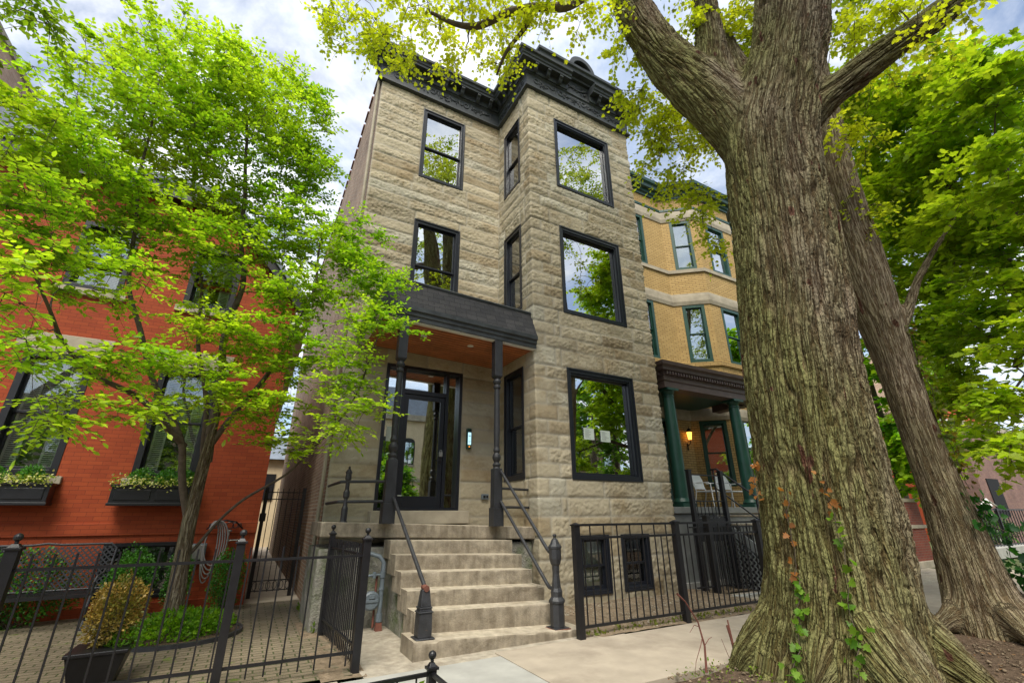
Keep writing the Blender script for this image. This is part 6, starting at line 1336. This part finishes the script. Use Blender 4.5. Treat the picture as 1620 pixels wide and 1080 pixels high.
m = MB(); m.box(36.3, 38.0, 10.15, 10.195, 1.3, 3.3); m.build('window', M['black'], bb)
tb = thing('patio_table', 'folded patio table frame behind the far iron fence', 'table', (30, 8.8, 0))
m = MB()
for x in (27.5, 30.5): m.tube([(x-1.1, 8.8, 1.75), (x, 8.8, 2.1), (x+1.1, 8.8, 1.75)], .03, 6); m.tube([(x-.6, 8.5, 1.75), (x, 8.8, 2.1), (x+.6, 9.1, 1.75)], .03, 6); m.tube([(x, 8.8, 0), (x, 8.8, 2.1)], .03, 6)
m.build('frame', M['white'], tb)
shrub('patio_shrub', 'dark low shrubs behind the far iron fence', 'shrub', (30, 9.3, .7), 4.5, .6, .7, 5000, .12, (.03, .08, .015), (.08, .16, .03), z0=0)

# neighbours at upper left
nb = thing('pale_brick_building', 'tall pale pinkish brick building at the upper left edge', 'building', (-7.4, 12, 0))
m = MB(); m.box(-15, -7.42, 8.9, 14.9, -.1, 12.7); m.build('brick_wall', M['pink_brick'], nb)
m = MB(); m.box(-15.1, -7.36, 8.84, 14.96, 12.7, 12.85); m.build('coping', M['stone_smooth'], nb)

rg_ = thing('rear_coach_house', 'pale coach house closing the far end of the gangway', 'building', (1, 30, 0))
m = MB(); m.box(-6, 8, 30, 34, -.1, 4.6); m.build('wall', M['beige'], rg_)
m = MB(); m.prism([(29.6, 4.6), (34.4, 4.6), (32, 6.2)], -6.2, 8.2, 'x'); m.build('roof', M['slate'], rg_)
m = MB(); m.box(.35, 1.05, 29.93, 29.995, 2.4, 3.8); m.build('window', M['iron'], rg_)
# ================================================================== ACROSS THE STREET (seen in the windows)
def far_house(name, label, x0, x1, y, h, wall, trim, nwin, fl, mans=False):
    t_ = thing(name, label, 'house', ((x0+x1)/2, y, 0))
    m = MB(); m.box(x0, x1, y-10, y, -.1, h); m.build('wall', wall, t_)
    m = MB(); m.box(x0-.1, x1+.1, y+.001, y+.35, h-.45, h); m.box(x0-.1, x1+.1, y+.001, y+.12, 4.0, 4.25); m.build('cornice', trim, t_)
    if mans: m = MB(); m.add([(x0, y, h), (x1, y, h), (x1, y-1.2, h+2.6), (x0, y-1.2, h+2.6), (x0, y-9, h), (x1, y-9, h), (x1, y-9, h+2.6), (x0, y-9, h+2.6)], [(0,1,2,3), (3,2,6,7), (0,3,7,4), (1,5,6,2)]); m.build('roof', M['slate'], t_)
    st = (x1-x0)/nwin
    for f in range(fl):
        for k in range(nwin):
            xa = x0+st*(k+.5); za = 1.9+f*3.5
            m = MB(); pts = [(xa-.5, za), (xa+.5, za), (xa+.5, za+1.7)]+[(xa+.5*math.cos(a), za+1.7+.35*math.sin(a)) for a in np.linspace(.3, 2.84, 7)]+[(xa-.5, za+1.7)]
            m.prism(pts, y+.001, y+.06); w_ = m.build('window', M['iron'], t_)
            m = MB(); m.box(xa-.42, xa-.03, y+.061, y+.07, za+.08, za+1.7); m.box(xa+.03, xa+.42, y+.061, y+.07, za+.08, za+1.7); m.build('pane', M['glass_dark'], w_)
            m = MB(); m.box(xa-.62, xa+.62, y+.001, y+.12, za-.16, za-.001); m.build('sill', trim, w_)
far_house('beige_house', 'beige stucco house with mansard roof across the street, mirrored in the glass door', 7.7, 17, -18, 9.3, M['beige'], M['stone_smooth'], 5, 2, True)
far_house('red_row_house', 'red brick row house across the street', -4, 7.5, -18, 9.5, M['orange_brick'], M['stone_smooth'], 3, 2)
far_house('brown_row_house', 'brown brick row house across the street beyond the red one', 17.2, 30, -18, 9.0, M['brown_brick'], M['stone_smooth'], 4, 2)
far_house('grey_row_house', 'limestone row house across the street beyond the beige one', -16, -4.2, -18, 9.0, M['stone_smooth'], M['stone_smooth'], 4, 2)
def street_tree(x, y, h, cr, n, lb, sd):
    rg = np.random.default_rng(sd); t_ = thing('street_tree', lb, 'tree', (x, y, 0), 'trees across the street')
    tk = [([(x, y, -.1), (x+.1, y, h*.25), (x, y+.1, h*.5), (x+.1, y, h*.8)], [.24, .2, .15, .05])]
    bl = [(x+rg.normal(0, cr*.5), y+rg.normal(0, cr*.45), h*rg.uniform(.38, .95), cr*.45, cr*.45, cr*.4) for _ in range(12)]
    q = blob_points(rg, bl, 150); paths, dirs = grow(rg, tk, q, maxr=.08, minr=.01)
    tp, P, Dv, Nv, S_ = twigs(rg, q, dirs, 7, .6, n, .26, flat=.5, droop=.15, jit=.4, up_jit=.5)
    leaves('crown', P, Dv, Nv, S_, T_QUAD, leafcols(rg, len(P), (.07, .20, .015), (.24, .38, .03), P), M['leaf'], t_)
    tubes_fast('trunk', tk, 10, M['bark_thin'], t_); tubes_fast('branches', paths, 4, M['bark_thin'], t_)
for i, (x, y, h, cr, lb) in enumerate(((6.9, -9.5, 4.8, 1.3, 'small street tree by the left end of the beige house opposite'), (17.5, -6.5, 9.5, 3.6, 'broad street tree before the beige house opposite'), (20.5, -8.0, 11, 3.8, 'tall street tree before the brown row house opposite'), (-7, -8, 9, 3.4, 'street tree before the limestone row house opposite'), (27, -5.5, 12, 4, 'farthest street tree on the opposite side'), (-1, -10, 8.5, 2.6, 'street tree before the red row house opposite'))):
    street_tree(x, y, h, cr, 10, lb, 100+i)
